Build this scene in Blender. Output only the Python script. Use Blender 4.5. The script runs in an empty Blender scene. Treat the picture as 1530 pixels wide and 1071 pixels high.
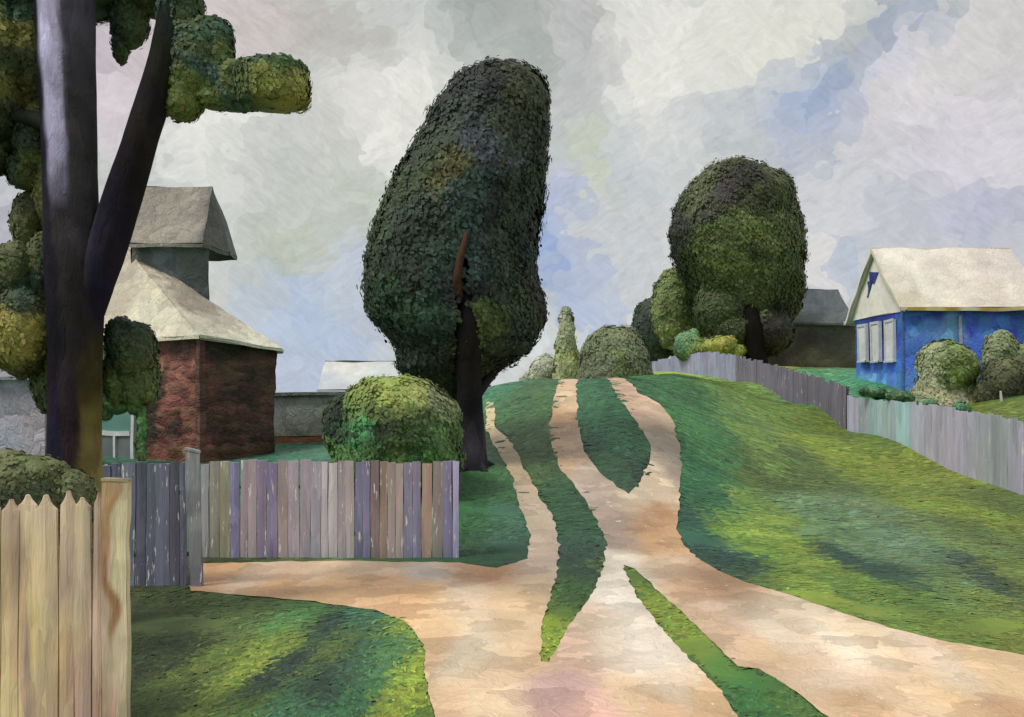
import bpy, math, random
import numpy as np
from mathutils import Vector
from mathutils.geometry import delaunay_2d_cdt

random.seed(7)
RNG = np.random.default_rng(7)
S = bpy.context.scene
COL = S.collection
F = 1400.0            # focal length of the view in photograph pixels
EYE = 2.5             # eye height over the lane
HX, HY = 765.0, 585.0  # vanishing point of the level view direction

# ------------------------------------------------------------------ helpers
def at(px, py, d):
    return np.array([(px - HX) / F * d, d, EYE - (py - HY) / F * d])

def hexlin(h):
    h = h.lstrip('#')
    c = np.array([int(h[i:i + 2], 16) / 255 for i in (0, 2, 4)])
    return np.where(c <= .04045, c / 12.92, ((c + .055) / 1.055) ** 2.4)

def _hash(i, j, k, seed):
    n = (i * 374761393 + j * 668265263 + k * 2147483647 + seed * 974634777) & 0xffffffff
    n = ((n ^ (n >> 13)) * 1274126177) & 0xffffffff
    n = n ^ (n >> 16)
    return (n & 0xffff) / 65535.0

def vnoise(P, f=1.0, seed=0):
    Q = np.asarray(P, float) * f
    I = np.floor(Q).astype(np.int64); T = Q - I
    T = T * T * (3 - 2 * T)
    r = 0
    for a in (0, 1):
        for b in (0, 1):
            for c in (0, 1):
                w = (T[:, 0] if a else 1 - T[:, 0]) * (T[:, 1] if b else 1 - T[:, 1]) * (T[:, 2] if c else 1 - T[:, 2])
                r = r + w * _hash(I[:, 0] + a, I[:, 1] + b, I[:, 2] + c, seed)
    return r

def fnoise(P, f=1.0, seed=0):
    return (vnoise(P, f, seed) + .5 * vnoise(P, 2.1 * f, seed + 5) + .25 * vnoise(P, 4.3 * f, seed + 9)) / 1.75

class Patches:
    """Colour patches of a thing: the nearest named spots of the surface win, softly, with a wandering border."""
    def __init__(self, spots, d, warp=.35, power=2.8, jitter=.10, seed=1, along=1.0, gain=1.0):
        self.C = np.array([at(a, b, d) for a, b, _ in spots]); self.c = np.array([hexlin(h) for *_, h in spots]) * gain; self.al = along
        self.d = d; self.warp = warp; self.p = power; self.j = jitter; self.seed = seed
    def __call__(self, P):
        P = np.asarray(P, float); s = self.d / F
        f = 1 / (45 * s)
        wx = (vnoise(P, f, self.seed) - .5) * 60 * s * self.warp * 2
        wz = (vnoise(P, f, self.seed + 3) - .5) * 60 * s * self.warp * 2
        X = P[:, 0] + wx; Z = P[:, 2] + wz
        D = ((X[:, None] - self.C[None, :, 0]) ** 2 + (self.al * (Z[:, None] - self.C[None, :, 2])) ** 2) / s ** 2 + 12
        W = D ** -self.p
        out = (W @ self.c) / W.sum(1)[:, None]
        v = 1 + (vnoise(P, 1 / (16 * s), self.seed + 8) - .5) * 2 * self.j
        return out * v[:, None]

class Flat:
    def __init__(self, h, jitter=.12, f=3, seed=2):
        self.c = hexlin(h); self.j = jitter; self.f = f; self.seed = seed
    def __call__(self, P):
        v = 1 + (fnoise(P, self.f, self.seed) - .5) * 2 * self.j
        return self.c[None, :] * v[:, None]

class MB:
    """Collects vertices, faces and colours, then links them as ONE mesh object."""
    def __init__(self):
        self.V = []; self.Fc = []; self.C = []; self.n = 0
    def add(self, V, faces, C):
        V = np.asarray(V, float); C = np.asarray(C, float)
        if C.ndim == 1: C = np.repeat(C[None, :], len(V), 0)
        self.V.append(V); self.C.append(C)
        for f in faces:
            f = np.asarray(f, np.int64)
            if len(f): self.Fc.append(f + self.n)
        self.n += len(V)
    def build(self, name, mat, parent=None, loc=None, smooth=True):
        V = np.concatenate(self.V); C = np.clip(np.concatenate(self.C), 0, 1)
        org = np.array(parent_origin(parent)) if parent else (np.array(loc) if loc is not None else np.zeros(3))
        me = bpy.data.meshes.new(name)
        me.vertices.add(len(V)); me.vertices.foreach_set('co', (V - org).astype(np.float32).ravel())
        loops = np.concatenate([f.ravel() for f in self.Fc]); tot = np.concatenate([np.full(len(f), f.shape[1]) for f in self.Fc])
        start = np.concatenate([[0], np.cumsum(tot)[:-1]])
        me.loops.add(len(loops)); me.loops.foreach_set('vertex_index', loops.astype(np.int32))
        me.polygons.add(len(tot)); me.polygons.foreach_set('loop_start', start.astype(np.int32))
        try: me.polygons.foreach_set('loop_total', tot.astype(np.int32))
        except Exception: pass
        me.polygons.foreach_set('use_smooth', np.full(len(tot), smooth))
        me.update(calc_edges=True); me.validate()
        ca = me.color_attributes.new('Col', 'FLOAT_COLOR', 'POINT')
        ca.data.foreach_set('color', np.c_[C, np.ones(len(C))].astype(np.float32).ravel())
        me.materials.append(mat)
        o = bpy.data.objects.new(name, me); COL.objects.link(o)
        if parent: o.parent = parent
        else: o.location = org
        return o

def parent_origin(o):
    p = Vector((0, 0, 0))
    while o:
        p = p + o.location; o = o.parent
    return p

def tag(o, label, cat, group=None):
    o['label'] = label; o['category'] = cat
    if group: o['group'] = group
    return o

def thing(name, label, cat, loc, group=None):
    o = bpy.data.objects.new(name, None); COL.objects.link(o)
    o.location = tuple(loc); o.empty_display_size = .3
    return tag(o, label, cat, group)

# ------------------------------------------------------------------ materials: oil-like surfaces, colour from the mesh
def paint(name, ridge=.55, spec=.35,  dab=2.5, stretch=(1, 1, 1), axis='Z', turn=2.2, val=.35, hue=.04, streak=10, bump=.5, dist=.03, rough=.5, fleck=0.0, warp=.35, sat=1.0, fleckcol=(.75, .74, .70)):
    m = bpy.data.materials.new(name); m.use_nodes = True
    nt = m.node_tree; N = nt.nodes; L = nt.links; N.clear()
    def nd(t, **k):
        n = N.new(t)
        for a, b in k.items(): setattr(n, a, b)
        return n
    def math_(op, a, b=None, c=None):
        n = nd('ShaderNodeMath', operation=op)
        for i, v in enumerate((a, b, c)):
            if v is None: continue
            if isinstance(v, (int, float)): n.inputs[i].default_value = v
            else: L.new(v, n.inputs[i])
        return n.outputs[0]
    out = nd('ShaderNodeOutputMaterial'); bs = nd('ShaderNodeBsdfPrincipled')
    L.new(bs.outputs[0], out.inputs[0])
    tc = nd('ShaderNodeTexCoord'); mp = nd('ShaderNodeMapping')
    L.new(tc.outputs['Object'], mp.inputs[0]); mp.inputs['Scale'].default_value = [dab * s for s in stretch]
    wn = nd('ShaderNodeTexNoise'); wn.inputs['Scale'].default_value = 1.7; wn.inputs['Detail'].default_value = 2
    L.new(mp.outputs[0], wn.inputs['Vector'])
    ws = nd('ShaderNodeVectorMath', operation='MULTIPLY_ADD')
    L.new(wn.outputs['Color'], ws.inputs[0]); ws.inputs[1].default_value = (warp * 2,) * 3; L.new(mp.outputs[0], ws.inputs[2])
    vo = nd('ShaderNodeTexVoronoi'); L.new(ws.outputs[0], vo.inputs['Vector']); vo.inputs['Scale'].default_value = 1
    sp = nd('ShaderNodeSeparateColor'); L.new(vo.outputs['Color'], sp.inputs[0])
    R, G, B = sp.outputs
    ang = math_('MULTIPLY_ADD', B, turn, -turn / 2)
    vr = nd('ShaderNodeVectorRotate', rotation_type=axis + '_AXIS'); L.new(ws.outputs[0], vr.inputs['Vector']); L.new(ang, vr.inputs['Angle'])
    st = nd('ShaderNodeMapping'); L.new(vr.outputs[0], st.inputs[0])
    st.inputs['Scale'].default_value = {'Z': (streak, 1.2, 4), 'Y': (streak, 4, 1.2), 'X': (4, streak, 1.2)}[axis]
    sn = nd('ShaderNodeTexNoise'); sn.inputs['Scale'].default_value = 1; sn.inputs['Detail'].default_value = 3; sn.inputs['Roughness'].default_value = .6
    L.new(st.outputs[0], sn.inputs['Vector'])
    at_ = nd('ShaderNodeAttribute', attribute_name='Col')
    hs = nd('ShaderNodeHueSaturation'); L.new(at_.outputs['Color'], hs.inputs['Color'])
    L.new(math_('MULTIPLY_ADD', G, hue, .5 - hue / 2), hs.inputs['Hue'])
    hs.inputs['Saturation'].default_value = sat
    v1 = math_('MULTIPLY_ADD', R, val, 1 - val / 2)
    v2 = math_('MULTIPLY_ADD', sn.outputs['Fac'], val * 1.2, 1 - val * .6)
    L.new(math_('MULTIPLY', v1, v2), hs.inputs['Value'])
    col = hs.outputs['Color']
    if fleck:
        fm = nd('ShaderNodeMapping'); L.new(tc.outputs['Object'], fm.inputs[0]); fm.inputs['Scale'].default_value = [dab * s * k for s, k in zip(stretch, (3, 3, 2.2))]
        fn = nd('ShaderNodeTexNoise'); fn.inputs['Scale'].default_value = 1.0; fn.inputs['Detail'].default_value = 3; fn.inputs['Roughness'].default_value = .7
        L.new(fm.outputs[0], fn.inputs['Vector'])
        mr = nd('ShaderNodeMapRange'); L.new(fn.outputs['Fac'], mr.inputs[0]); mr.inputs[1].default_value = .70 - fleck; mr.inputs[2].default_value = .73 - fleck
        mx = nd('ShaderNodeMix', data_type='RGBA'); L.new(mr.outputs[0], mx.inputs[0]); L.new(col, mx.inputs[6]); mx.inputs[7].default_value = (*fleckcol, 1)
        col = mx.outputs[2]
    L.new(col, bs.inputs['Base Color'])
    bs.inputs['Roughness'].default_value = rough
    bs.inputs['Specular IOR Level'].default_value = spec
    h = math_('ADD', math_('MULTIPLY', sn.outputs['Fac'], .9), math_('ADD', math_('MULTIPLY', R, .5), math_('MULTIPLY', vo.outputs['Distance'], -ridge)))
    bp = nd('ShaderNodeBump'); bp.inputs['Strength'].default_value = bump; bp.inputs['Distance'].default_value = dist
    L.new(h, bp.inputs['Height']); L.new(bp.outputs[0], bs.inputs['Normal'])
    return m

M = {
    'ground': paint('meadow_ground', dab=1.3, axis='Z', turn=1.2, val=.30, hue=.04, streak=9, bump=.5, dist=.05, rough=.6, sat=.96),
    'grass': paint('grass_blades', dab=9, axis='Z', turn=1.5, val=.25, hue=.02, streak=6, bump=.9, dist=.04, rough=.5, sat=.94),
    'road': paint('sandy_lane', ridge=.15, dab=2.2, axis='Z', turn=2.0, val=.36, hue=.012, streak=9, bump=.8, dist=.035, rough=.55, sat=.90, warp=.6, fleck=.03, fleckcol=(.80, .74, .64)),
    'leaf': paint('leafage', dab=6, axis='Y', turn=2.5, val=.32, hue=.03, streak=6, bump=.7, dist=.03, rough=.62, sat=.86),
    'leaf_far': paint('leafage_far', dab=3, axis='Y', turn=2.5, val=.40, hue=.03, streak=6, bump=.7, dist=.06, rough=.55, sat=.85),
    'bark': paint('bark', spec=.08, dab=4.5, stretch=(1, 1, .35), axis='Z', turn=.3, val=.45, hue=.04, streak=4, bump=.8, dist=.03, rough=.8),
    'plank': paint('weathered_planks', dab=4.0, stretch=(1.6, 1.6, .28), axis='Y', turn=.25, val=.30, hue=.05, streak=4, bump=.7, dist=.02, rough=.5, fleck=.085, sat=.80),
    'plank_near': paint('weathered_pickets', dab=6.5, stretch=(1.6, 1.6, .25), axis='Y', turn=.25, val=.25, hue=.03, streak=4, bump=.7, dist=.015, rough=.55, fleck=.0, sat=.92),
    'plank_far': paint('weathered_boards', dab=2.0, stretch=(1.5, 1.5, .4), axis='Y', turn=.25, val=.25, hue=.04, streak=4, bump=.7, dist=.04, rough=.5, fleck=.04),
    'log': paint('dark_logs', dab=2.8, stretch=(.7, .7, 1.6), axis='Y', turn=2.8, val=.75, hue=.05, streak=4, bump=1.0, dist=.09, rough=.45, sat=.80),
    'roof': paint('plastered_roof', ridge=.9, dab=2.7, axis='Y', turn=2.8, val=.26, hue=.03, streak=4, bump=.85, dist=.08, rough=.45, sat=.9),
    'roof_white': paint('white_roof', ridge=.5, dab=2.7, axis='Y', turn=2.8, val=.12, hue=.02, streak=5, bump=.9, dist=.06, rough=.5),
    'wall': paint('house_paint', dab=1.9, axis='Y', turn=2.5, val=.5, hue=.04, streak=6, bump=.9, dist=.07, rough=.45),
    'trim': paint('white_trim', dab=3.0, axis='Y', turn=2.5, val=.14, hue=.02, streak=6, bump=.6, dist=.03, rough=.5),
}
def glass(name):
    m = bpy.data.materials.new(name); m.use_nodes = True
    b = m.node_tree.nodes['Principled BSDF']; a = m.node_tree.nodes.new('ShaderNodeAttribute'); a.attribute_name = 'Col'
    n = m.node_tree.nodes.new('ShaderNodeTexNoise'); n.inputs['Scale'].default_value = 3
    bp = m.node_tree.nodes.new('ShaderNodeBump'); bp.inputs['Strength'].default_value = .2
    m.node_tree.links.new(n.outputs['Fac'], bp.inputs['Height']); m.node_tree.links.new(bp.outputs[0], b.inputs['Normal'])
    m.node_tree.links.new(a.outputs['Color'], b.inputs['Base Color']); b.inputs['Roughness'].default_value = .18
    return m
M['glass'] = glass('window_glass')

# ------------------------------------------------------------------ terrain
def P3(px, py, d): return tuple(at(px, py, d))
T = []
for Y in (1.5, 5, 9, 12.5):
    for X in (-16, -9, -4, 0, 4): T.append((X, Y, 0.0))
T += [(9, 9, .05), (8, 4, 0), (14, 5, 0), (18, 9, .1), (-4.5, 14, 0), (-2, 14, 0), (-.6, 14.3, .02), (-8, 14, .05), (-14, 15, .2)]
def hill(d):
    t = min(max((d - 14) / 18, 0), 1); return 2.9 * t * t * (3 - 2 * t)
for d in (15.5, 18, 20.5, 23, 25, 27, 29, 30.5, 32):
    for px in (800, 870, 960): T.append(((px - HX) / F * d, d, hill(d)))
T += [(2.5, 35, 2.75), (2.8, 40, 2.3), (3, 50, 1.2), (-1, 38, 2.0), (-1, 50, 1.0), (0, 32, 2.75), (-.6, 30, 2.72), (-.5, 27, 2.15), (-.9, 21, .93), (-.7, 24, 1.5)]
T += [(-3, 20, .8), (-4.5, 22, .75), (-6.1, 26, .74), (-6.3, 30, .72), (-4, 27, .95), (-3.5, 32, 1.2), (-8.3, 26.6, .45), (-10, 28, .42), (-9, 31, .5), (-9, 36, .5), (-6.5, 36, .6), (-14, 26, .4), (-14, 34, .4), (-7, 17.5, .5), (-11, 19, .4), (-20, 24, .3), (-20, 40, .2), (-5, 45, .6), (-12, 48, .3)]
FEN = [(1700, 678, 800, 16.0), (1530, 628, 740, 19.0), (1400, 606, 692, 25.0), (1266, 590, 645, 33.0), (1180, 552, 605, 39.5), (1100, 532, 571, 45.0), (1040, 527, 560, 49.0), (965, 541, 555, 53.0)]
for a, b, c, d in FEN: T.append(P3(a, c, d))
for q in ((1020, 812, 15.4), (1300, 820, 15), (1300, 740, 20), (1300, 692, 26), (1150, 765, 18.5), (1150, 700, 24), (1150, 640, 30), (1150, 602, 36), (1050, 740, 19.5), (1050, 690, 23.2), (1050, 610, 30), (1050, 568, 38), (1000, 560, 36), (960, 564, 34), (1000, 557, 42), (1450, 850, 13), (1450, 770, 17),
          (1200, 553, 44), (1250, 568, 41), (1292, 578, 38), (1360, 582, 36), (1530, 588, 36), (1480, 600, 30), (1560, 620, 26), (1120, 545, 52), (1040, 550, 56), (1330, 560, 48)): T.append(P3(*q))
T += [(10, 70, 2.5), (25, 60, 2.5), (30, 36, 2.4), (30, 20, .8), (0, 75, .5), (-25, 70, 0), (40, 45, 2), (60, 80, .5), (-60, 80, 0), (-40, 20, 0), (40, 5, .2), (-40, 3, 0)]
T = np.array(T)
def _k(r2): return r2 * np.log(r2 + 1e-9) * .5
_D = ((T[:, None, :2] - T[None, :, :2]) ** 2).sum(2)
_n = len(T); _A = np.zeros((_n + 3, _n + 3)); _A[:_n, :_n] = _k(_D) + np.eye(_n) * 1.2
_A[:_n, _n] = 1; _A[:_n, _n + 1:] = T[:, :2]; _A[_n, :_n] = 1; _A[_n + 1:, :_n] = T[:, :2].T
_W = np.linalg.solve(_A, np.r_[T[:, 2], 0, 0, 0])
def ground(X, Y):
    X = np.atleast_1d(np.asarray(X, float)); Y = np.atleast_1d(np.asarray(Y, float))
    out = np.zeros(X.shape)
    for i in range(0, len(X), 20000):
        x, y = X[i:i + 20000], Y[i:i + 20000]
        D = (x[:, None] - T[None, :, 0]) ** 2 + (y[:, None] - T[None, :, 1]) ** 2
        z = _k(D) @ _W[:_n] + _W[_n] + _W[_n + 1] * x + _W[_n + 2] * y
        r = np.hypot(x, y - 30); w = np.clip((r - 45) / 60, 0, 1); w = w * w * (3 - 2 * w)
        out[i:i + 20000] = np.clip(z, -1, 6) * (1 - w)
    return out
def g1(x, y): return float(ground([x], [y])[0])
_dd = np.concatenate([np.arange(3, 20, .1), np.arange(20, 60, .2)])
def cast(px, py):
    Q = np.array([at(px, py, d) for d in _dd]); z = ground(Q[:, 0], Q[:, 1])
    h = np.where(Q[:, 2] <= z)[0]
    if not len(h): return tuple(Q[np.argmin(Q[:, 2] - z)][:2])
    i = h[0]
    if i == 0: return tuple(Q[0][:2])
    a = Q[i - 1, 2] - z[i - 1]; b = z[i] - Q[i, 2]; t = a / (a + b + 1e-9)
    q = Q[i - 1] * (1 - t) + Q[i] * t
    return (q[0], q[1])

# ------------------------------------------------------------------ lanes (outlines on the ground)
OUT = [(285, 843), (400, 841), (520, 839), (685, 842), (740, 850), (788, 836), (792, 800), (776, 755), (766, 715), (754, 690), (736, 660), (727, 640), (727, 600), (737, 602), (740, 638), (762, 660), (778, 690), (802, 735), (826, 772), (836, 815), (833, 850), (825, 882), (811, 930), (806, 990),
       (820, 990), (836, 962), (848, 938), (870, 910), (890, 880), (903, 842), (906, 812), (897, 790), (886, 765), (866, 735), (840, 705), (825, 670), (820, 640), (826, 605), ('w', 1.52, 30.6), ('w', 1.6, 36), ('w', 2.2, 36), ('w', 2.12, 30.6), (862, 600), (865, 640), (870, 670), (890, 700), (915, 722), (940, 738),
       (956, 720), (966, 700), (974, 680), (970, 660), (960, 645), (945, 622), (925, 597), ('w', 3.1, 30.6), ('w', 3.0, 36), ('w', 3.6, 36), ('w', 3.75, 30.8), (955, 588), (985, 604), (1005, 630), (1015, 665), (1018, 700), (1015, 740), (1012, 790), (1020, 815), (1050, 840), (1080, 858), (1120, 873), (1180, 890), (1250, 914), (1330, 940), (1420, 962), (1530, 980), (1800, 1005), (2700, 1040),
       (2700, 1800), (650, 1800), (650, 1071), (634, 1010), (634, 965), (607, 930), (560, 912), (470, 900), (380, 893), (285, 884)]
HOLE = [(930, 846), (944, 848), (1004, 902), (1052, 948), (1100, 997), (1132, 1001), (1165, 1018), (1230, 1068), (1330, 1140), (1190, 1190), (1104, 1075), (1078, 1034), (1034, 990), (992, 944), (952, 894)]
def outline(pts, seed):
    W = [np.array(p[1:]) if p[0] == 'w' else np.array(cast(*p)) for p in pts]
    res = []; n = len(W); rr = random.Random(seed)
    for i in range(n):
        a, b = W[i], W[(i + 1) % n]
        L = np.linalg.norm(b - a); k = max(1, int(L / (.012 * max(a[1], 6))))
        k = min(k, 60)
        for j in range(k):
            q = a + (b - a) * j / k
            s = .0017 * q[1]
            res.append((q[0] + rr.uniform(-s, s), q[1] + rr.uniform(-s, s) * 1.6))
    return res
LO = [outline(OUT, 1), outline(HOLE, 2)]
def in_road(X, Y, loops=None):
    X = np.asarray(X); Y = np.asarray(Y); ins = np.zeros(X.shape, bool)
    for lp in (loops or LO):
        A = np.array(lp); B = np.roll(A, -1, 0)
        for (x0, y0), (x1, y1) in zip(A, B):
            if y0 == y1: continue
            c = ((y0 > Y) != (y1 > Y)) & (X < (x1 - x0) * (Y - y0) / (y1 - y0) + x0)
            ins ^= c
    return ins

class GroundPatches:
    def __init__(self, spots, seed=1, jitter=.27, power=3.4, warp=1.0, gain=1.0):
        self.C = np.array([cast(a, b) for a, b, _ in spots]); self.c = np.array([hexlin(h) for *_, h in spots]) * gain
        self.seed = seed; self.j = jitter; self.p = power; self.w = warp
    def __call__(self, P):
        out = np.zeros((len(P), 3))
        for i in range(0, len(P), 30000):
            Q = P[i:i + 30000]
            sc = np.maximum(Q[:, 1], 5)
            wx = (vnoise(Q, .9, self.seed) - .5) * .035 * self.w * sc * .8; wy = (vnoise(Q, .8, self.seed + 2) - .5) * .12 * self.w * sc
            X = Q[:, 0] + wx; Y = Q[:, 1] + wy
            D = ((X[:, None] - self.C[None, :, 0]) ** 2 + (.29 * (Y[:, None] - self.C[None, :, 1])) ** 2) / (np.maximum(self.C[None, :, 1], 5) * sc[:, None]) + 2e-4
            W = D ** -self.p
            v = (1 + (fnoise(Q, 1.1, self.seed + 4) - .5) * 2 * self.j) * (1 + (vnoise(Q * [1, .5, 0], 2.6, self.seed + 6) - .5) * 1.6 * self.j)
            out[i:i + 30000] = (W @ self.c) / W.sum(1)[:, None] * v[:, None]
        return out
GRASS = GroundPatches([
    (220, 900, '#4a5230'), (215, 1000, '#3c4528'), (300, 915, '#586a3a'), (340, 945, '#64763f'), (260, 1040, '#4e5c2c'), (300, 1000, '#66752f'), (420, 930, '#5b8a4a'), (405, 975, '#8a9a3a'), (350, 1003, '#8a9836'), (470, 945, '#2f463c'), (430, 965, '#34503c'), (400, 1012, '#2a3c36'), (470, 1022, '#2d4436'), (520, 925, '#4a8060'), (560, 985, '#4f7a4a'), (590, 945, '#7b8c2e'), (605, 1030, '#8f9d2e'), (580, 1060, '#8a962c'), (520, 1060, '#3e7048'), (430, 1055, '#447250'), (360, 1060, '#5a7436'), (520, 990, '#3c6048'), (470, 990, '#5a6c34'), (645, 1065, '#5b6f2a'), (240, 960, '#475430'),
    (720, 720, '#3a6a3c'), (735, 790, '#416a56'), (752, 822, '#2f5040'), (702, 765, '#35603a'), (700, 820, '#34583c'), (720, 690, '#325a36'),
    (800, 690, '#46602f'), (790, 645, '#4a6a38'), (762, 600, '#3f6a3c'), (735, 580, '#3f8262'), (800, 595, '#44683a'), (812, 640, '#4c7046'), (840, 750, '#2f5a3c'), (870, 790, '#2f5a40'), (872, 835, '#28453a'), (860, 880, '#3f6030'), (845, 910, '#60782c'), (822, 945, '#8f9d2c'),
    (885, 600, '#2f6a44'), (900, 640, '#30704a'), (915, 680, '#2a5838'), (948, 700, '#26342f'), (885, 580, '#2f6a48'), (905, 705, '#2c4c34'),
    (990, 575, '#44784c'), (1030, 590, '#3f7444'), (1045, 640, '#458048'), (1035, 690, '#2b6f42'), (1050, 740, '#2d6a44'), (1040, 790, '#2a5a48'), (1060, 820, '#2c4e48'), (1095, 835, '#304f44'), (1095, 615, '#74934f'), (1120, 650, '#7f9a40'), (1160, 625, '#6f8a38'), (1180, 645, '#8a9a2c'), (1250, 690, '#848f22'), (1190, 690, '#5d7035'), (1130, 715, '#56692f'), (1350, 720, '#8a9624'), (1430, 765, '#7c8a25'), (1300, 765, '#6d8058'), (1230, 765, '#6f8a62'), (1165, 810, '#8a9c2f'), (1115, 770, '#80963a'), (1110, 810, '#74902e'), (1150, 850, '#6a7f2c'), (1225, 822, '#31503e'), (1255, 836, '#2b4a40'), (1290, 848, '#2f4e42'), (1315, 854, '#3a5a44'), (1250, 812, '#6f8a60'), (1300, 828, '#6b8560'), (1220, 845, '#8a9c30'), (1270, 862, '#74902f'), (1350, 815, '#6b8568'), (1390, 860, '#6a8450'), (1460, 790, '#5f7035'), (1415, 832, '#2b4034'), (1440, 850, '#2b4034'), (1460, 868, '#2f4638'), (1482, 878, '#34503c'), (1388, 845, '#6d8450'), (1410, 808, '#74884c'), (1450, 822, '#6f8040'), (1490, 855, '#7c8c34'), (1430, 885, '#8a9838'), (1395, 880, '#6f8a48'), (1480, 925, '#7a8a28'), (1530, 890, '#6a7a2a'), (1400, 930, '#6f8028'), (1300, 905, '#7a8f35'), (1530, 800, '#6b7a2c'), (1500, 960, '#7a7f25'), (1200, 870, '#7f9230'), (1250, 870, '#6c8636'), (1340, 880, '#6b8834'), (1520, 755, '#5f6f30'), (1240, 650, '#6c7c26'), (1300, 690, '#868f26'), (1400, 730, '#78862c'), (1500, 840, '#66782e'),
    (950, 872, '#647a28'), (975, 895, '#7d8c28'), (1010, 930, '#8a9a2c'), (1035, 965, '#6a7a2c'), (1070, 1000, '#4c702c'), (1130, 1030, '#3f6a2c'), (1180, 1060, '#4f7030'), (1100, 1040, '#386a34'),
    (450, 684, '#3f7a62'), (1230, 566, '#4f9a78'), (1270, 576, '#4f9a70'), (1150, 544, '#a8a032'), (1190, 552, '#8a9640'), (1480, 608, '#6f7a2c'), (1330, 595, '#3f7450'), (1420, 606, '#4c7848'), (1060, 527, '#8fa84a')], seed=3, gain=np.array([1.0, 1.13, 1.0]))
ROAD = GroundPatches([
    (320, 865, '#bd8d60'), (400, 855, '#c2a283'), (470, 858, '#caa988'), (560, 850, '#c4a888'), (630, 868, '#c9b8a8'), (500, 885, '#cfa06c'), (420, 880, '#cd9c68'), (620, 900, '#cc9c68'), (560, 895, '#cfa070'), (715, 855, '#ab7a52'), (690, 855, '#b98d68'), (700, 890, '#cdb092'), (655, 950, '#cfa677'), (740, 1000, '#cfae88'), (700, 960, '#d9c2a2'), (770, 900, '#c6a276'), (680, 1050, '#d0a880'), (740, 1055, '#d4b48e'), (800, 960, '#cca67a'), (770, 940, '#d0b088'), (785, 780, '#ab967d'), (810, 830, '#b8a088'), (800, 870, '#c0a07e'), (762, 690, '#a08a68'), (745, 655, '#bfa680'), (733, 630, '#c8b080'), (850, 590, '#cca880'), (832, 610, '#b08358'), (840, 655, '#b08e70'), (835, 680, '#b8946c'), (868, 700, '#b09a84'), (890, 740, '#a89280'), (915, 785, '#988270'), (930, 760, '#b09a80'), (930, 590, '#b58f70'), (965, 600, '#c4a283'), (985, 615, '#c0a080'), (1002, 650, '#94816e'), (1000, 690, '#8c7b6c'), (980, 720, '#cbb08e'), (990, 770, '#b27d4c'), (1000, 800, '#b88a5c'), (955, 740, '#c4ae92'), (955, 800, '#a87a50'), (975, 830, '#b08a66'), (920, 850, '#d4c4ae'), (912, 900, '#dccdb9'), (890, 930, '#c9ac90'), (845, 960, '#c4a084'), (840, 1010, '#b08a80'), (872, 1030, '#b48c80'), (886, 1052, '#d4a48c'), (960, 960, '#e2d0ba'), (930, 950, '#d8c2a8'), (1000, 1010, '#d2b698'), (1060, 1050, '#c69c6c'), (940, 1040, '#caa880'), (980, 1060, '#cda478'), (1030, 870, '#b48a64'), (1060, 870, '#a87e58'), (1000, 850, '#c0a282'), (1090, 905, '#c4a486'), (1130, 930, '#cfb79e'), (1060, 920, '#bf9c7a'), (1200, 940, '#d0b494'), (1250, 960, '#dcc8ac'), (1300, 970, '#d8bc98'), (1350, 985, '#d4b48c'), (1400, 995, '#dcc0a0'), (1500, 1010, '#d8b080'), (1450, 1050, '#d4aa78'), (1520, 1060, '#cf9f6a'), (1250, 1020, '#dcc0a0'), (1300, 1060, '#cfa476'), (1180, 980, '#d0ae8a'), (1120, 960, '#c9a47c'), (1380, 1050, '#d8b48a')], seed=9, jitter=.16, power=3.0, gain=np.array([1.22, 1.28, 1.36]))

def axis_coords(a, b, step, far):
    c = list(np.arange(a, b + 1e-6, step)); s = step; lo, hi = a, b; L, H = [], []
    while hi < far:
        s *= 1.22; hi += s; lo -= s; H.append(hi); L.append(lo)
    return np.array(L[::-1] + c + H)
xs = axis_coords(-15, 21, .16, 2500); ys = axis_coords(4, 56, .16, 2500)
GX, GY = np.meshgrid(xs, ys); gz = ground(GX.ravel(), GY.ravel())
V = np.c_[GX.ravel(), GY.ravel(), gz]
V[:, 2] += (fnoise(V * [1, 1, 0], .8, 4) - .5) * .05 * np.clip(1 - in_road(V[:, 0], V[:, 1]), 0, 1)
V[:, 2] -= np.where(in_road(V[:, 0], V[:, 1]), .01, 0)
nx, ny = len(xs), len(ys)
idx = np.arange(nx * ny).reshape(ny, nx)
quads = np.stack([idx[:-1, :-1], idx[:-1, 1:], idx[1:, 1:], idx[1:, :-1]], -1).reshape(-1, 4)
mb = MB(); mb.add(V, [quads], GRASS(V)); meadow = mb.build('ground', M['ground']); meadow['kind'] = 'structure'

# the sandy lane as one sheet over the meadow
pts = []; edges = []
for lp in LO:
    b = len(pts); pts += [Vector(p) for p in lp]; edges += [(b + i, b + (i + 1) % len(lp)) for i in range(len(lp))]
bx = np.array([p for lp in LO for p in lp]); yy = bx[:, 1].min()
inner = []
while yy < 36:
    st = .016 * yy
    xx = np.arange(bx[:, 0].min(), min(bx[:, 0].max(), 12), st)
    xx = xx + RNG.uniform(-.2, .2, len(xx)) * st; yv = np.full(len(xx), yy) + RNG.uniform(-.3, .3, len(xx)) * st
    k = in_road(xx, yv); inner += [Vector((a, c)) for a, c in zip(xx[k], yv[k])]
    yy += st * 1.4
res = delaunay_2d_cdt(pts + inner, edges, [], 0, 1e-5)
RV = np.array([[v.x, v.y] for v in res[0]]); RF = np.array([f for f in res[2] if len(f) == 3])
cen = RV[RF].mean(1); RF = RF[in_road(cen[:, 0], cen[:, 1])]
rz = ground(RV[:, 0], RV[:, 1]); RP = np.c_[RV, rz]
RP[:, 2] += .014 + (fnoise(RP, 1.6, 12) - .5) * .018
mb = MB(); mb.add(RP, [RF], ROAD(RP)); lane = mb.build('dirt_lane', M['road']); lane['kind'] = 'structure'

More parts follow.
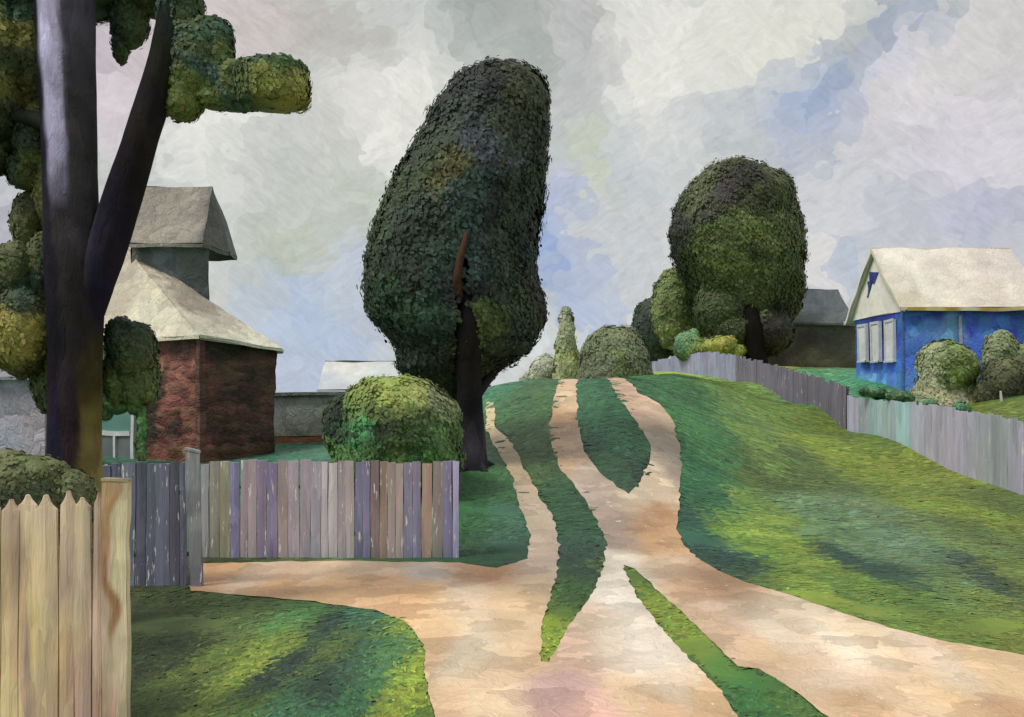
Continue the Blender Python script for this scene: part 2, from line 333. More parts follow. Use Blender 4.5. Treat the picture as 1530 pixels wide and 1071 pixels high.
# ------------------------------------------------------------------ grass: broad short blades over the meadow
def grass_blades():
    n = 220000
    Y = np.concatenate([1 / RNG.uniform(1 / 48, 1 / 6.4, n // 2), RNG.uniform(12, 48, n // 2)])
    X = RNG.uniform(-.72, .78, n) * Y
    k = ~in_road(X, Y) & ~((X < -.8 - (Y - 14) * .02) & (Y > 14.4) & (Y < 18) & (X > -6)); X, Y = X[k], Y[k]; n = len(X)
    Z = ground(X, Y); P = np.c_[X, Y, Z]
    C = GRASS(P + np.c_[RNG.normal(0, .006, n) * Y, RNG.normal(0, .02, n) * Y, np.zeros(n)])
    C *= (1 + RNG.normal(0, .17, n))[:, None]; C[:, 0] *= 1 + RNG.normal(0, .10, n); C[:, 2] *= 1 + RNG.normal(0, .15, n)
    sc = np.minimum(Y, 34) / F
    up = (RNG.random(n) < .05) & (Y < 12)
    w = sc * np.where(up, RNG.uniform(1.5, 3, n), RNG.uniform(2.2, 6.0, n)); l = sc * np.where(up, RNG.uniform(6, 15, n), RNG.uniform(9, 30, n))
    h = np.where(up, l * RNG.uniform(.05, .25, n), RNG.uniform(.001, .006, n) * sc * 150)
    C[up] *= 1.35
    base = np.where(X > 2.5, -.55, .9) + (fnoise(P, .35, 21) - .5) * 4
    a = base + RNG.normal(0, .5, n)
    over = in_road(X + np.cos(a) * l, Y + np.sin(a) * l) & (RNG.random(n) < .8); l = np.where(over, l * .3, l); h = np.where(over, h * .5, h)
    D = np.c_[np.cos(a), np.sin(a)]; Nn = np.c_[-D[:, 1], D[:, 0]]
    vs = []
    for t, ww, hh in ((0, .7, .5), (.5, 1.0, .8), (1, .6, 1.0)):
        for s in (-1, 1):
            q = np.c_[X + D[:, 0] * l * t + Nn[:, 0] * w * ww * s, Y + D[:, 1] * l * t + Nn[:, 1] * w * ww * s, Z]
            q[:, 2] = ground(q[:, 0], q[:, 1]) + .004 + h * hh * np.where(up & (t == 0), 0, 1)
            vs.append(q)
    Vv = np.stack(vs, 1).reshape(-1, 3); i = np.arange(n) * 6
    q1 = np.c_[i, i + 1, i + 3, i + 2]; q2 = np.c_[i + 2, i + 3, i + 5, i + 4]
    mb = MB(); mb.add(Vv, [q1, q2], np.repeat(C, 6, 0)); o = mb.build('meadow_grass', M['grass']); o['kind'] = 'stuff'
    tag(o, 'short patchy green and yellow meadow grass beside the sandy lanes', 'grass')
grass_blades()

# ------------------------------------------------------------------ solid shapes
def grid(mb, p00, p10, p11, p01, nu, nv, cf, disp=None):
    p00, p10, p11, p01 = map(np.asarray, (p00, p10, p11, p01))
    u = np.linspace(0, 1, nu + 1); v = np.linspace(0, 1, nv + 1); U, W = np.meshgrid(u, v); U = U.ravel()[:, None]; W = W.ravel()[:, None]
    Q = p00 * (1 - U) * (1 - W) + p10 * U * (1 - W) + p11 * U * W + p01 * (1 - U) * W
    nrm = np.cross(p10 - p00 + (p11 - p01), p01 - p00 + (p11 - p10)); nrm = nrm / (np.linalg.norm(nrm) + 1e-9)
    C = cf(Q)
    Q = Q + wob(Q)
    if disp is not None: Q = Q + nrm * disp(Q, U[:, 0], W[:, 0])[:, None]
    id_ = np.arange((nu + 1) * (nv + 1)).reshape(nv + 1, nu + 1)
    mb.add(Q, [np.stack([id_[:-1, :-1], id_[:-1, 1:], id_[1:, 1:], id_[1:, :-1]], -1).reshape(-1, 4)], C)

def wob(Q):
    """Old hand-built work is never straight: a slow wander of a centimetre or five."""
    k = .0032 * np.maximum(Q[:, 1:2], 6); f = 1 / (k.mean() * 9)
    return np.c_[vnoise(Q, f, 71) - .5, np.zeros(len(Q)), vnoise(Q, f, 73) - .5] * k

def slab(mb, p00, p10, p11, p01, thick, cf, nu=8, nv=6, rough=.02, seed=3):
    """A sheet with thickness: upper side, underside and the four edges."""
    P = [np.asarray(p, float) for p in (p00, p10, p11, p01)]; t = np.asarray(thick, float)
    ds = lambda Q, U, W: (fnoise(Q, 2.2, seed) - .5) * 2 * rough * np.clip(np.minimum(np.minimum(U, 1 - U), np.minimum(W, 1 - W)) * 8, 0, 1)
    grid(mb, *P, nu, nv, cf, ds)
    B = [p + t for p in P]
    grid(mb, B[3], B[2], B[1], B[0], 2, 2, cf)
    for i in range(4):
        j = (i + 1) % 4
        if np.linalg.norm(P[i] - P[j]) < 1e-4: continue
        grid(mb, P[j], P[i], B[i], B[j], max(nu if i % 2 == 0 else nv, 1), 1, cf)

def prism(mb, A, u, v, w, cf, n=(4, 4, 4), disp=None):
    """Box from corner A along the vectors u, v (upright) and w (depth)."""
    A, u, v, w = (np.asarray(q, float) for q in (A, u, v, w))
    c = lambda i, j, k: A + u * i + v * j + w * k
    if np.dot(np.cross(u, v), w) > 0:
        A = A + w; w = -w
    grid(mb, c(0, 0, 0), c(1, 0, 0), c(1, 1, 0), c(0, 1, 0), n[0], n[1], cf, disp)
    grid(mb, c(1, 0, 1), c(0, 0, 1), c(0, 1, 1), c(1, 1, 1), n[0], n[1], cf, disp)
    grid(mb, c(0, 0, 1), c(0, 0, 0), c(0, 1, 0), c(0, 1, 1), n[2], n[1], cf, disp)
    grid(mb, c(1, 0, 0), c(1, 0, 1), c(1, 1, 1), c(1, 1, 0), n[2], n[1], cf, disp)
    grid(mb, c(0, 1, 0), c(1, 1, 0), c(1, 1, 1), c(0, 1, 1), n[0], n[2], cf)
    grid(mb, c(0, 0, 1), c(1, 0, 1), c(1, 0, 0), c(0, 0, 0), n[0], n[2], cf)

def box(x0, x1, y0, y1, z0, z1): return (x0, y0, z0), (x1 - x0, 0, 0), (0, 0, z1 - z0), (0, y1 - y0, 0)

def tube(mb, pts, rad, cf, seg=14, bump=.12, seed=1, sub=5):
    pts = np.array(pts, float); rad = np.array(rad, float); n = len(pts)
    tt = np.linspace(0, n - 1, (n - 1) * sub + 1)
    def cr(A):
        out = []
        for t in tt:
            i = min(int(t), n - 2); f = t - i
            p0, p1, p2, p3 = A[max(i - 1, 0)], A[i], A[i + 1], A[min(i + 2, n - 1)]
            out.append(.5 * (2 * p1 + (p2 - p0) * f + (2 * p0 - 5 * p1 + 4 * p2 - p3) * f * f + (3 * p1 - p0 - 3 * p2 + p3) * f ** 3))
        return np.array(out)
    C = cr(pts); R = np.maximum(cr(rad), .004); m = len(C)
    Tn = np.gradient(C, axis=0); Tn /= np.linalg.norm(Tn, axis=1)[:, None]
    ref = np.array([0, 1, 0.]); A1 = np.cross(Tn, ref); A1 /= np.linalg.norm(A1, axis=1)[:, None] + 1e-9; A2 = np.cross(A1, Tn)
    th = np.linspace(0, 2 * np.pi, seg, endpoint=False)
    Q = C[:, None] + R[:, None, None] * (np.cos(th)[None, :, None] * A1[:, None] + np.sin(th)[None, :, None] * A2[:, None])
    Q = Q.reshape(-1, 3); ctr = np.repeat(C, seg, 0)
    Q = ctr + (Q - ctr) * (1 + (fnoise(Q * [1, 1, .5], .9 / max(R.mean(), .02), seed) - .5) * 2 * bump)[:, None]
    id_ = np.arange(m * seg).reshape(m, seg); nx_ = np.roll(id_, -1, 1)
    f = np.stack([id_[:-1], nx_[:-1], nx_[1:], id_[1:]], -1).reshape(-1, 4)
    mb.add(Q, [f, id_[-1:][:, :], id_[:1][:, ::-1]], cf(Q))

# ------------------------------------------------------------------ foliage
LEAF_GAIN = np.array([1.6, 1.5, 1.5])
def ell(cx, cy, rx, ry, n=11, flat=0.0):
    """Outline rows (y, centre, half width) of an oval; flat > 0 squares it off."""
    rows = []
    for i in range(n):
        t = -math.cos(math.pi * i / (n - 1)); rows.append((cy + ry * t, cx, max(rx * (1 - abs(t) ** (2 + flat * 4)) ** (.5 / (1 + flat)), rx * .06)))
    return rows

def crown(mb, d, lobes, n, leaf, cf, dn=.8, lump=.14, seed=1, skip=None, fill=.97, core=True, tilt=.15, lim=None):
    """Lumpy leaf masses: each lobe is a stack of outline rows; leaf-sized faces cover and break its surface."""
    leaf *= .58; lump *= .85; cf0 = cf; fq = 1 / (26 * d / F); 
    def cf(P):
        c = cf0(P); g = 1.32 + (LEAF_GAIN - 1) * .62 * np.clip(1 - c.max(1) / .22, 0, 1)[:, None]
        return np.minimum(c * g * (.52 + .60 * fnoise(P, fq, seed + 40) + .36 * vnoise(P * [1.6, 1.6, .8], fq * 3, seed + 44))[:, None], .5)
    rng = np.random.default_rng(seed); s = d / F
    areas = [sum(abs(b[0] - a[0]) * (a[2] + b[2]) for a, b in zip(l, l[1:])) for l in lobes]
    for li, L in enumerate(lobes):
        A = np.array(L, float); yy, cx, hw = A.T; off = lim[li] if lim else 0.0
        def surf(y, th):
            c = np.interp(y, yy, cx); h = np.interp(y, yy, hw)
            return np.c_[(c - HX) * s + h * s * np.cos(th), d + off + h * s * dn * np.sin(th), EYE - (y - HY) * s], h * s
        hm = hw.max() * s
        def lumps(P): return (fnoise(P, 1.1 / max(hm * .42, .05), seed + li) - .5) * 2 * lump * hm + (vnoise(P, 1 / (13 * s), seed + li + 3) - .5) * 7 * s
        if core:
            nv, nu = 34, 44
            y = np.linspace(yy[0], yy[-1], nv); th = np.linspace(0, 2 * np.pi, nu, endpoint=False)
            Yg, Tg = np.meshgrid(y, th, indexing='ij'); P, h = surf(Yg.ravel(), Tg.ravel())
            N_ = np.c_[np.cos(Tg.ravel()), dn * np.sin(Tg.ravel()), np.zeros(nv * nu)]
            axis = np.c_[(np.interp(Yg.ravel(), yy, cx) - HX) * s, np.full(nv * nu, d + off), P[:, 2]]
            Q = axis + (P - axis) * fill + N_ * (lumps(P) - leaf * s * .2)[:, None] * np.clip(h / hm * 2, 0, 1)[:, None]
            if skip is not None:
                k = skip(Q); Q[k, 1] = np.maximum(Q[k, 1], d + off)
            id_ = np.arange(nv * nu).reshape(nv, nu); nx_ = np.roll(id_, -1, 1)
            mb.add(Q, [np.stack([id_[:-1], nx_[:-1], nx_[1:], id_[1:]], -1).reshape(-1, 4), id_[:1], id_[-1:][:, ::-1]], cf(Q))
        m = int(n * 4 * areas[li] / sum(areas))
        cy = np.linspace(yy[0], yy[-1], 200); w = np.interp(cy, yy, hw) + hw.max() * .12; cw = np.cumsum(w) / w.sum()
        y = np.interp(rng.random(m), cw, cy); th = rng.random(m) * 2 * np.pi
        P, h = surf(y, th); e = 1.5
        P2, _ = surf(np.clip(y + e, yy[0], yy[-1]), th); P3_, _ = surf(y, th + .05)
        tz = P2 - P + np.array([0, 0, -1e-4]); tt = P3_ - P
        tz /= np.linalg.norm(tz, axis=1)[:, None] + 1e-9; tt /= np.linalg.norm(tt, axis=1)[:, None] + 1e-9
        nn = np.cross(tz, tt); nn /= np.linalg.norm(nn, axis=1)[:, None] + 1e-9
        sg = np.sign(nn[:, 0] * np.cos(th) + nn[:, 1] * np.sin(th)); sg[sg == 0] = 1; nn *= sg[:, None]
        P = P + nn * (lumps(P) + (rng.normal(0, .018, m) * hm + np.abs(rng.normal(0, .5, m)) * leaf * s) - .9 * leaf * s)[:, None]
        if skip is not None:
            k = ~skip(P); P, tz, tt, nn = P[k], tz[k], tt[k], nn[k]; m = len(P)
        ang = rng.normal(0, .8, m) + .5
        a = tz * np.cos(ang)[:, None] + tt * np.sin(ang)[:, None] + nn * rng.normal(0, tilt, m)[:, None]
        a /= np.linalg.norm(a, axis=1)[:, None]
        b = np.cross(nn + rng.normal(0, tilt, (m, 3)), a); b /= np.linalg.norm(b, axis=1)[:, None] + 1e-9
        l = leaf * s * rng.uniform(.55, 1.25, m); wd = l * rng.uniform(.40, .75, m)
        C = cf(P + rng.normal(0, leaf * s * .8, P.shape)) * (1 + rng.normal(0, .075, m))[:, None]
        C = np.clip(C * (1 + rng.normal(0, .06, (m, 3))), .002, 1)
        up = np.cross(a, b)
        ring = [(-1, 0, 0), (-.45, .9, .12), (.45, .85, .12), (1, 0, -.1), (.45, -.85, .12), (-.45, -.9, .12)]
        vs = np.stack([P + a * (l * x)[:, None] + b * (wd * q)[:, None] + up * (l * r)[:, None] for x, q, r in ring], 1).reshape(-1, 3)
        i = np.arange(m) * 6
        mb.add(vs, [np.c_[i, i + 1, i + 2, i + 5], np.c_[i + 2, i + 3, i + 4, i + 5]], np.repeat(C, 6, 0))

def bush(name, label, cat, d, lobes, n, leaf, spots, group=None, stem=None, mat='leaf_far', dn=.8, lump=.14, seed=1, base=None, lim=None):
    cx = lobes[0][len(lobes[0]) // 2][1]; X = (cx - HX) / F * d
    z = g1(X, d) if base is None else base
    root = thing(name, label, cat, (X, d, z), group)
    mb = MB(); crown(mb, d, lobes, n, leaf, Patches(spots, d, seed=seed), dn=dn, lump=lump, seed=seed, lim=lim); mb.build('crown', M[mat], root)
    if stem == 0: return root
    t = MB(); by = max(r[0] for l in lobes for r in l); ty = min(r[0] for l in lobes for r in l); top = at(cx, by - .35 * (by - ty), d); r = stem or .06
    zb = min(z - .05, top[2] - .3)
    tube(t, [(X, d, zb), (X + .02, d, (zb + top[2]) / 2), tuple(top)], [r * 1.3, r, r * .7], Flat('#3a2f28'), seg=8)
    for k in (-1, 1):
        tube(t, [(X, d, (zb + top[2]) / 2), (X + k * .25, d, top[2] + .1)], [r * .6, r * .35], Flat('#3a2f28'), seg=6)
    t.build('trunk', M['bark'], root)
    return root

# ------------------------------------------------------------------ fences
def plank_fence(name, label, pts, step, cf, mat, thick=.03, tip=0.0, gap=.008, ragged=.03, post=None, rails=True, postcol='#6a6470', seed=1, lean=.015, group=None, tops=None):
    """pts: (px, top, bottom, distance) of the line the boards follow."""
    rr = random.Random(seed)
    A = np.array([at(p[0], p[2], p[3]) for p in pts]); TZ = np.array([at(p[0], p[1], p[3])[2] for p in pts])
    seg = np.r_[0, np.cumsum(np.linalg.norm(np.diff(A[:, :2], axis=0), axis=1))]
    root = thing(name, label, 'fence', (A[0, 0], A[0, 1], g1(A[0, 0], A[0, 1])), group)
    mb = MB(); s = 0.0; L = seg[-1]
    pos = lambda q: np.array([np.interp(q, seg, A[:, 0]), np.interp(q, seg, A[:, 1])])
    while s < L - .02:
        w = min(step * rr.uniform(.75, 1.25), L - s)
        a, b = pos(s), pos(s + w - gap); dv = (b - a) / (np.linalg.norm(b - a) + 1e-9); nv = np.array([dv[1], -dv[0]])
        if nv[1] > 0: nv = -nv
        off = nv * rr.uniform(-.008, .008)
        zt = np.interp(s + w / 2, seg, TZ) + rr.uniform(-ragged, ragged); zb = min(g1(*a), g1(*b)) - .03
        ln = rr.uniform(-lean, lean); tp = tip * rr.uniform(.6, 1.2)
        m = (a + b) / 2
        nrow = 14; rows = []
        prof = [(0, 1), (1, 1)] if tip == 0 else [(0, 1), (1 - tp / max(zt - zb, .1), 1), (1 - tp * .72 / max(zt - zb, .1), .62), (1 - tp * .4 / max(zt - zb, .1), .34), (1, .13)]
        ts = np.unique(np.r_[np.linspace(0, 1, nrow), [p[0] for p in prof]]); ws = np.interp(ts, [p[0] for p in prof], [p[1] for p in prof])
        wob = rr.uniform(0, 9)
        V_, Fq = [], []
        for t, wv in zip(ts, ws):
            z = zb + (zt - zb) * t; hw = np.linalg.norm(b - a) / 2 * wv * (1 + .06 * math.sin(wob + t * 7))
            for sd, th in ((-1, 0), (0, -.004), (1, 0), (1, 1), (-1, 1)):
                q = m + dv * (hw * sd + ln * t) + off - nv * (thick * th) + nv * (.006 if sd == 0 else 0)
                V_.append((q[0], q[1], z + (rr.uniform(-.004, .004))))
        k = 5
        for i in range(len(ts) - 1):
            for j in range(k):
                Fq.append((i * k + j, i * k + (j + 1) % k, (i + 1) * k + (j + 1) % k, (i + 1) * k + j))
        top = [[(len(ts) - 1) * k + j for j in range(k)]]; bot = [[j for j in range(k)][::-1]]
        V_ = np.array(V_); c = cf(V_, s + w / 2, rr)
        mb.add(V_, [Fq, top, bot], c); s += w
    mb.build('board_panel', M[mat], root, smooth=False)
    if post:
        for q in post:
            a = pos(min(q, L)); z0 = g1(*a); zt = np.interp(min(q, L), seg, TZ) + .02
            b_ = pos(min(q + .05, L)) - pos(max(q - .05, 0)); b_ = b_ / np.linalg.norm(b_); bk = np.array([-b_[1], b_[0]]); bk = bk * np.sign(np.dot(bk, a))
            a = a + bk * .125
            p = MB(); prism(p, (a[0] - b_[0] * .05 - bk[0] * .05, a[1] - b_[1] * .05 - bk[1] * .05, z0 - .1), (b_[0] * .10, b_[1] * .10, 0), (0, 0, zt - z0 + .08), (bk[0] * .10, bk[1] * .10, 0), Flat(postcol), (1, 6, 1)); p.build('post', M[mat], root)
    if rails:
        for f in (.25, .75):
            r = MB(); ks = np.linspace(0, L, max(2, int(L / 1.5)))
            pr = []
            for q in ks:
                a = pos(q); zz = g1(*a); zt = np.interp(q, seg, TZ); b_ = pos(min(q + .05, L)) - pos(max(q - .05, 0)); b_ = b_ / np.linalg.norm(b_); bk = np.array([-b_[1], b_[0]]); bk = bk * np.sign(np.dot(bk, a))
                pr.append((a[0] + bk[0] * .085, a[1] + bk[1] * .085, zz + (zt - zz) * f))
            tube(r, pr, [.03] * len(pr), Flat(postcol), seg=6, sub=2); r.build('rail', M[mat], root)
    return root

def board_colours(rows, d, jitter=.10, vert=None, width=1.0, gain=1.0):
    """rows: (px, colour) along a fence; each board takes the colour of its place, rubbed lighter or darker along its length."""
    xs_ = np.array([(r[0] - HX) / F * d for r in rows]); cs = np.array([hexlin(r[1]) for r in rows]) * gain
    def f(V_, s, rr):
        x = V_[:, 0].mean() + rr.uniform(-.06, .06) * width
        i = int(np.argmin(abs(xs_ - x))); c = cs[i] * (1 + rr.uniform(-jitter, jitter))
        n = 1 + (fnoise(V_ * [4, 4, 1.3], 1.2, int(s * 13) % 97) - .5) * .5
        out = c[None, :] * n[:, None]
        if vert is not None: out = vert(V_, out)
        return out
    return f

# tan picket fence in the lower left corner
TAN = Patches([(15, 770, '#b9a68a'), (60, 760, '#c4b295'), (120, 770, '#b5a184'), (15, 850, '#b09a74'), (20, 830, '#94826c'), (60, 850, '#cdb88e'), (90, 880, '#a3927a'), (110, 850, '#b8a58c'), (140, 800, '#9b8a76'), (131, 790, '#9a8c7a'), (20, 930, '#c8b184'), (50, 960, '#cdb47c'), (80, 930, '#b5a27e'), (20, 1010, '#d2b988'), (60, 1040, '#b9a480'), (40, 1000, '#9c8a76'), (100, 970, '#c2ac7c'), (115, 1010, '#b59a80'), (140, 960, '#b09a84'), (130, 1050, '#ac9684'), (166, 735, '#a08460'), (172, 770, '#96744e'), (166, 800, '#a08058'), (166, 840, '#8c6844'), (172, 880, '#86643e'), (178, 800, '#b5a886'), (176, 840, '#b5a686'), (155, 900, '#a5937c'), (186, 760, '#b9b08c'), (186, 860, '#bfb692'), (186, 960, '#b8ac8a'), (160, 960, '#b5a08a'), (184, 1050, '#b2a684'), (155, 1040, '#a89078'), (90, 800, '#bda98c')], 7.0, warp=.2, power=3, along=.16, jitter=.16, gain=np.array([1.46, 1.38, 1.46]))
def tanf(V_, s, rr):
    return TAN(V_) * (1 + rr.uniform(-.06, .06)) * (1 + (fnoise(V_ * [6, 6, 1.2], 1.5, 5) - .5) * .3)[:, None]
plank_fence('picket_fence', 'tall tan picket fence with worn pointed tips, in the lower left corner', [(-150, 742, 1085, 7.0), (152, 737, 1085, 7.0)], .15, tanf, 'plank_near', tip=.10, ragged=.035, seed=5, post=[.2], postcol='#9a8a70', gap=.004)
tr = thing('gate_post', 'broad tan end board with rusty streak closing the picket fence', 'post', (at(171, 1085, 6.96)[0], 6.96, 0))
mb = MB(); a = at(153, 1085, 6.96); b = at(191, 720, 6.96)
prism(mb, (a[0], 6.94, -.05), (b[0] - a[0], 0, 0), (0, 0, b[2] + .05), (0, .07, 0), TAN, (10, 60, 2)); mb.build('board', M['plank_near'], tr)
mb = MB(); prism(mb, (a[0] - .004, 6.935, b[2]), (b[0] - a[0] + .008, 0, 0), (0, 0, .02), (0, .08, 0), Flat('#a89a78'), (4, 1, 2)); mb.build('cap', M['plank_near'], tr)

DARK = board_colours([(160, '#4c4d62'), (185, '#50526a'), (200, '#55586e'), (215, '#4d4f64'), (232, '#565870'), (248, '#4a4a5c'), (262, '#504c60'), (275, '#55566c'), (292, '#7c7f88')], 12.1, .07, gain=1.75)
plank_fence('plank_fence', 'dark slate blue plank fence panel between the pickets and the lilac fence', [(150, 694, 880, 12.1), (279, 690, 877, 12.1)], .15, DARK, 'plank', ragged=.02, seed=8, post=[.05], postcol='#4a4a5a')
ep = thing('gate_post', 'pale grey leaning end board at the lilac fence corner', 'post', (at(290, 876, 12.0)[0], 12.0, 0))
mb = MB(); q0 = at(284, 880, 12.0); q1 = at(301, 880, 12.0); t0 = at(276, 674, 12.0); t1 = at(296, 678, 12.0)
cfp = Patches([(285, 700, '#a2a5ae'), (292, 760, '#8a8c98'), (296, 820, '#8d8f99'), (292, 860, '#7c7e92'), (300, 780, '#a6a8aa')], 12, warp=.2)
slab(mb, q0, q1, t1, t0, (0, .06, 0), cfp, 4, 20, .004); mb.build('board', M['plank'], ep)
mb = MB(); slab(mb, t0 + [-.01, -.01, 0], t1 + [.01, -.01, 0], t1 + [.01, -.01, .03], t0 + [-.01, -.01, .03], (0, .08, 0), cfp, 2, 1, 0); mb.build('cap', M['plank'], ep)

LIL = board_colours([(302, '#858890'), (316, '#787a78'), (328, '#78776c'), (336, '#7c7a66'), (346, '#67658c'), (360, '#83788c'), (376, '#8a7d88'), (392, '#75698a'), (404, '#6a6488'), (418, '#8a7d80'), (432, '#7f7890'), (448, '#8c8292'), (462, '#7d7c8c'), (478, '#8f8c98'), (492, '#a09aa4'), (506, '#8d838e'), (520, '#9a9098'), (534, '#867c88'), (548, '#5f5c80'), (560, '#736468'), (574, '#7d6c60'), (588, '#8a7c7c'), (602, '#8c8790'), (616, '#6b6784'), (630, '#7c7078'), (644, '#8a7366'), (656, '#77706e'), (668, '#66628a'), (680, '#8581ac')], 14.0, .06, gain=1.75)
plank_fence('plank_fence', 'lilac grey weathered plank fence running to the tall dark tree', [(300, 694, 840, 14.0), (340, 688, 840, 14.0), (500, 690, 839, 14.0), (686, 690, 840, 14.0)], .14, LIL, 'plank', ragged=.025, seed=3, post=[.1, 1.9, 3.75])

def along(fn_rows, jitter=.07, gain=1.0):
    X_ = np.array([r[0] for r in fn_rows], float); c_ = np.array([hexlin(r[1]) for r in fn_rows]) * gain
    def f(V_, s, rr):
        px = HX + F * V_[:, 0].mean() / V_[:, 1].mean() + rr.uniform(-5, 5)
        c = np.array([np.interp(px, X_, c_[:, k]) for k in range(3)]) * (1 + rr.uniform(-jitter, jitter))
        n = 1 + (fnoise(V_ * [3, 3, 1], 1.1, int(s * 7) % 89) - .5) * .45
        return c[None, :] * n[:, None]
    return f
plank_fence('plank_fence', 'pale grey and teal weathered board fence below the blue house', [FEN[0], FEN[1], FEN[2], (1267, 592, 645, 32.9)], .26, along([(1266, '#a8a6b4'), (1285, '#918f98'), (1305, '#8aa69c'), (1335, '#9aa4a2'), (1352, '#8ab0a8'), (1370, '#a3a3a8'), (1410, '#9c979e'), (1440, '#a8a0aa'), (1470, '#979a9a'), (1500, '#8f9290'), (1530, '#9c989e'), (1700, '#959395')], gain=np.array([1.5, 1.48, 1.8])), 'plank_far', ragged=.04, seed=11, gap=.004, post=[4, 9, 14, 19], postcol='#8a868c')
plank_fence('plank_fence', 'dark mauve board fence sloping up the hill toward the round tree', [(1264, 578, 644, 33.05), (1230, 567, 630, 35.6), FEN[4], (1140, 540, 588, 42.2), FEN[5]], .30, along([(1265, '#7d7896'), (1250, '#635e70'), (1200, '#6a616c'), (1160, '#6b626e'), (1120, '#70667a'), (1100, '#7a7286')]), 'plank_far', ragged=.07, seed=12, gap=.004, post=[.3, 5, 10], postcol='#5a5462')
plank_fence('plank_fence', 'far lilac board fence along the crest behind the lane top', [(1099, 531, 571, 45.1), (1070, 526, 563, 47.2), (1040, 527, 560, 49), (1010, 531, 557, 51), (965, 543, 556, 53)], .32, along([(1100, '#7d7488'), (1060, '#78708a'), (1030, '#84809a'), (1010, '#9c9cb4'), (965, '#b0b2c4')], gain=np.array([.78, .74, .9])), 'plank_far', ragged=.06, seed=13, gap=.004, post=[1, 6], postcol='#6a6478')

# ------------------------------------------------------------------ log house on the left
A_ = np.array([-.8, .6, 0]); B_ = np.array([.6, .8, 0]); C0 = np.array([(300 - HX) / F * 27, 27, 0]); ZB, ZE = .35, 4.15; UZ = np.array([0, 0, 1.0])
lh = thing('log_house', 'dark brown log house with pale hipped roof and slate attic on top', 'house', (C0[0], C0[1], ZB))
LOG = Patches([(215, 520, '#5c2a1a'), (250, 510, '#6a2a1c'), (285, 520, '#4a2018'), (225, 545, '#7a5236'), (255, 545, '#5a2e20'), (240, 570, '#4c2a20'), (275, 560, '#75432e'), (225, 590, '#3a1f1a'), (260, 590, '#7c4a36'), (215, 630, '#33201c'), (245, 620, '#743a28'), (280, 625, '#6e3a26'), (230, 650, '#4a2a1c'), (260, 640, '#3a1c16'), (225, 675, '#6a3220'), (280, 672, '#7a4a2c'), (299, 560, '#6c2c1e'), (299, 640, '#6a3026'), (320, 520, '#3a2a1c'), (345, 515, '#2a1c18'), (330, 550, '#51331f'), (370, 545, '#4a2c1c'), (395, 540, '#3a2018'), (320, 600, '#5a2c1c'), (360, 590, '#43271b'), (390, 600, '#4f2a1c'), (340, 640, '#4a2a1a'), (380, 640, '#3f2418'), (325, 675, '#6a4220'), (370, 670, '#553219'), (400, 665, '#3c2016')], 28, warp=.6, jitter=.35, gain=np.array([1.42, 1.24, 1.05]))
def logs(Q, U, W):
    return .02 * np.abs(np.sin(np.pi * (Q[:, 2] + .25 * fnoise(Q, .8, 3)) / .36)) ** .6 + (fnoise(Q, 2.2, 7) - .5) * .22
mb = MB()
grid(mb, C0 + A_ * 3.2 + UZ * ZB, C0 + UZ * ZB, C0 + UZ * ZE, C0 + A_ * 3.2 + UZ * ZE, 40, 60, LOG, logs)
grid(mb, C0 + UZ * ZB, C0 + B_ * 2.65 + UZ * ZB, C0 + B_ * 2.65 + UZ * (ZE - .2), C0 + UZ * ZE, 36, 60, LOG, logs)
grid(mb, C0 + B_ * 2.65 + UZ * ZB, C0 + B_ * 2.65 + A_ * 9 + UZ * ZB, C0 + B_ * 2.65 + A_ * 9 + UZ * (ZE - .45), C0 + B_ * 2.65 + UZ * (ZE - .45), 20, 30, LOG, logs)
grid(mb, C0 + B_ * 2.65 + A_ * 9 + UZ * ZB, C0 + A_ * 9 + UZ * ZB, C0 + A_ * 9 + UZ * ZE, C0 + B_ * 2.65 + A_ * 9 + UZ * ZE, 20, 30, LOG, logs)
grid(mb, C0 + A_ * 9 + UZ * ZB, C0 + A_ * 6.2 + UZ * ZB, C0 + A_ * 6.2 + UZ * ZE, C0 + A_ * 9 + UZ * ZE, 20, 30, LOG, logs)
mb.build('wall', M['log'], lh)
mb = MB(); q = C0 - (A_ * -.10) - B_ * .06
prism(mb, C0 + A_ * .10 - B_ * .10 + UZ * (ZB - .02), -A_ * .20, UZ * (ZE - ZB - .03), B_ * .2, Flat('#6b3d2c', .4, 2.5), (2, 30, 2)); mb.build('corner_board', M['log'], lh)
# glazed porch part of the front, white sash window
mb = MB(); PW = Flat('#6f7466', .2, 1.5)
grid(mb, C0 + A_ * 6.2 + UZ * ZB, C0 + A_ * 3.2 + UZ * ZB, C0 + A_ * 3.2 + UZ * ZE, C0 + A_ * 6.2 + UZ * ZE, 10, 12, PW); mb.build('porch_wall', M['wall'], lh)
win = thing('window', '', '', (0, 0, 0)); del win['label']; del win['category']; win.parent = lh
def on_front(s, z, out=0): return C0 + A_ * s - B_ * out + UZ * z
def bar(mb, s0, s1, z0, z1, out, dep, cf): prism(mb, on_front(s0, z0, out), -A_ * (s0 - s1), UZ * (z1 - z0), B_ * dep, cf, (4, 8, 1))
wht = Flat('#c9cdd2', .12, 3)
mb = MB()
bar(mb, 3.45, 3.27, .36, 2.10, .12, .11, wht); bar(mb, 5.55, 5.38, .36, 2.10, .12, .11, wht)
bar(mb, 5.38, 3.45, 1.97, 2.12, .12, .11, wht); bar(mb, 5.38, 3.45, 1.12, 1.27, .12, .11, wht); bar(mb, 4.50, 4.36, .36, 1.12, .12, .11, wht); bar(mb, 5.38, 3.45, .28, .36, .13, .12, wht)
mb.build('frame', M['trim'], win)
mb = MB(); bar(mb, 5.38, 3.45, 1.27, 1.97, .06, .05, Flat('#5f8a86', .2, 2)); mb.build('pane', M['glass'], win)
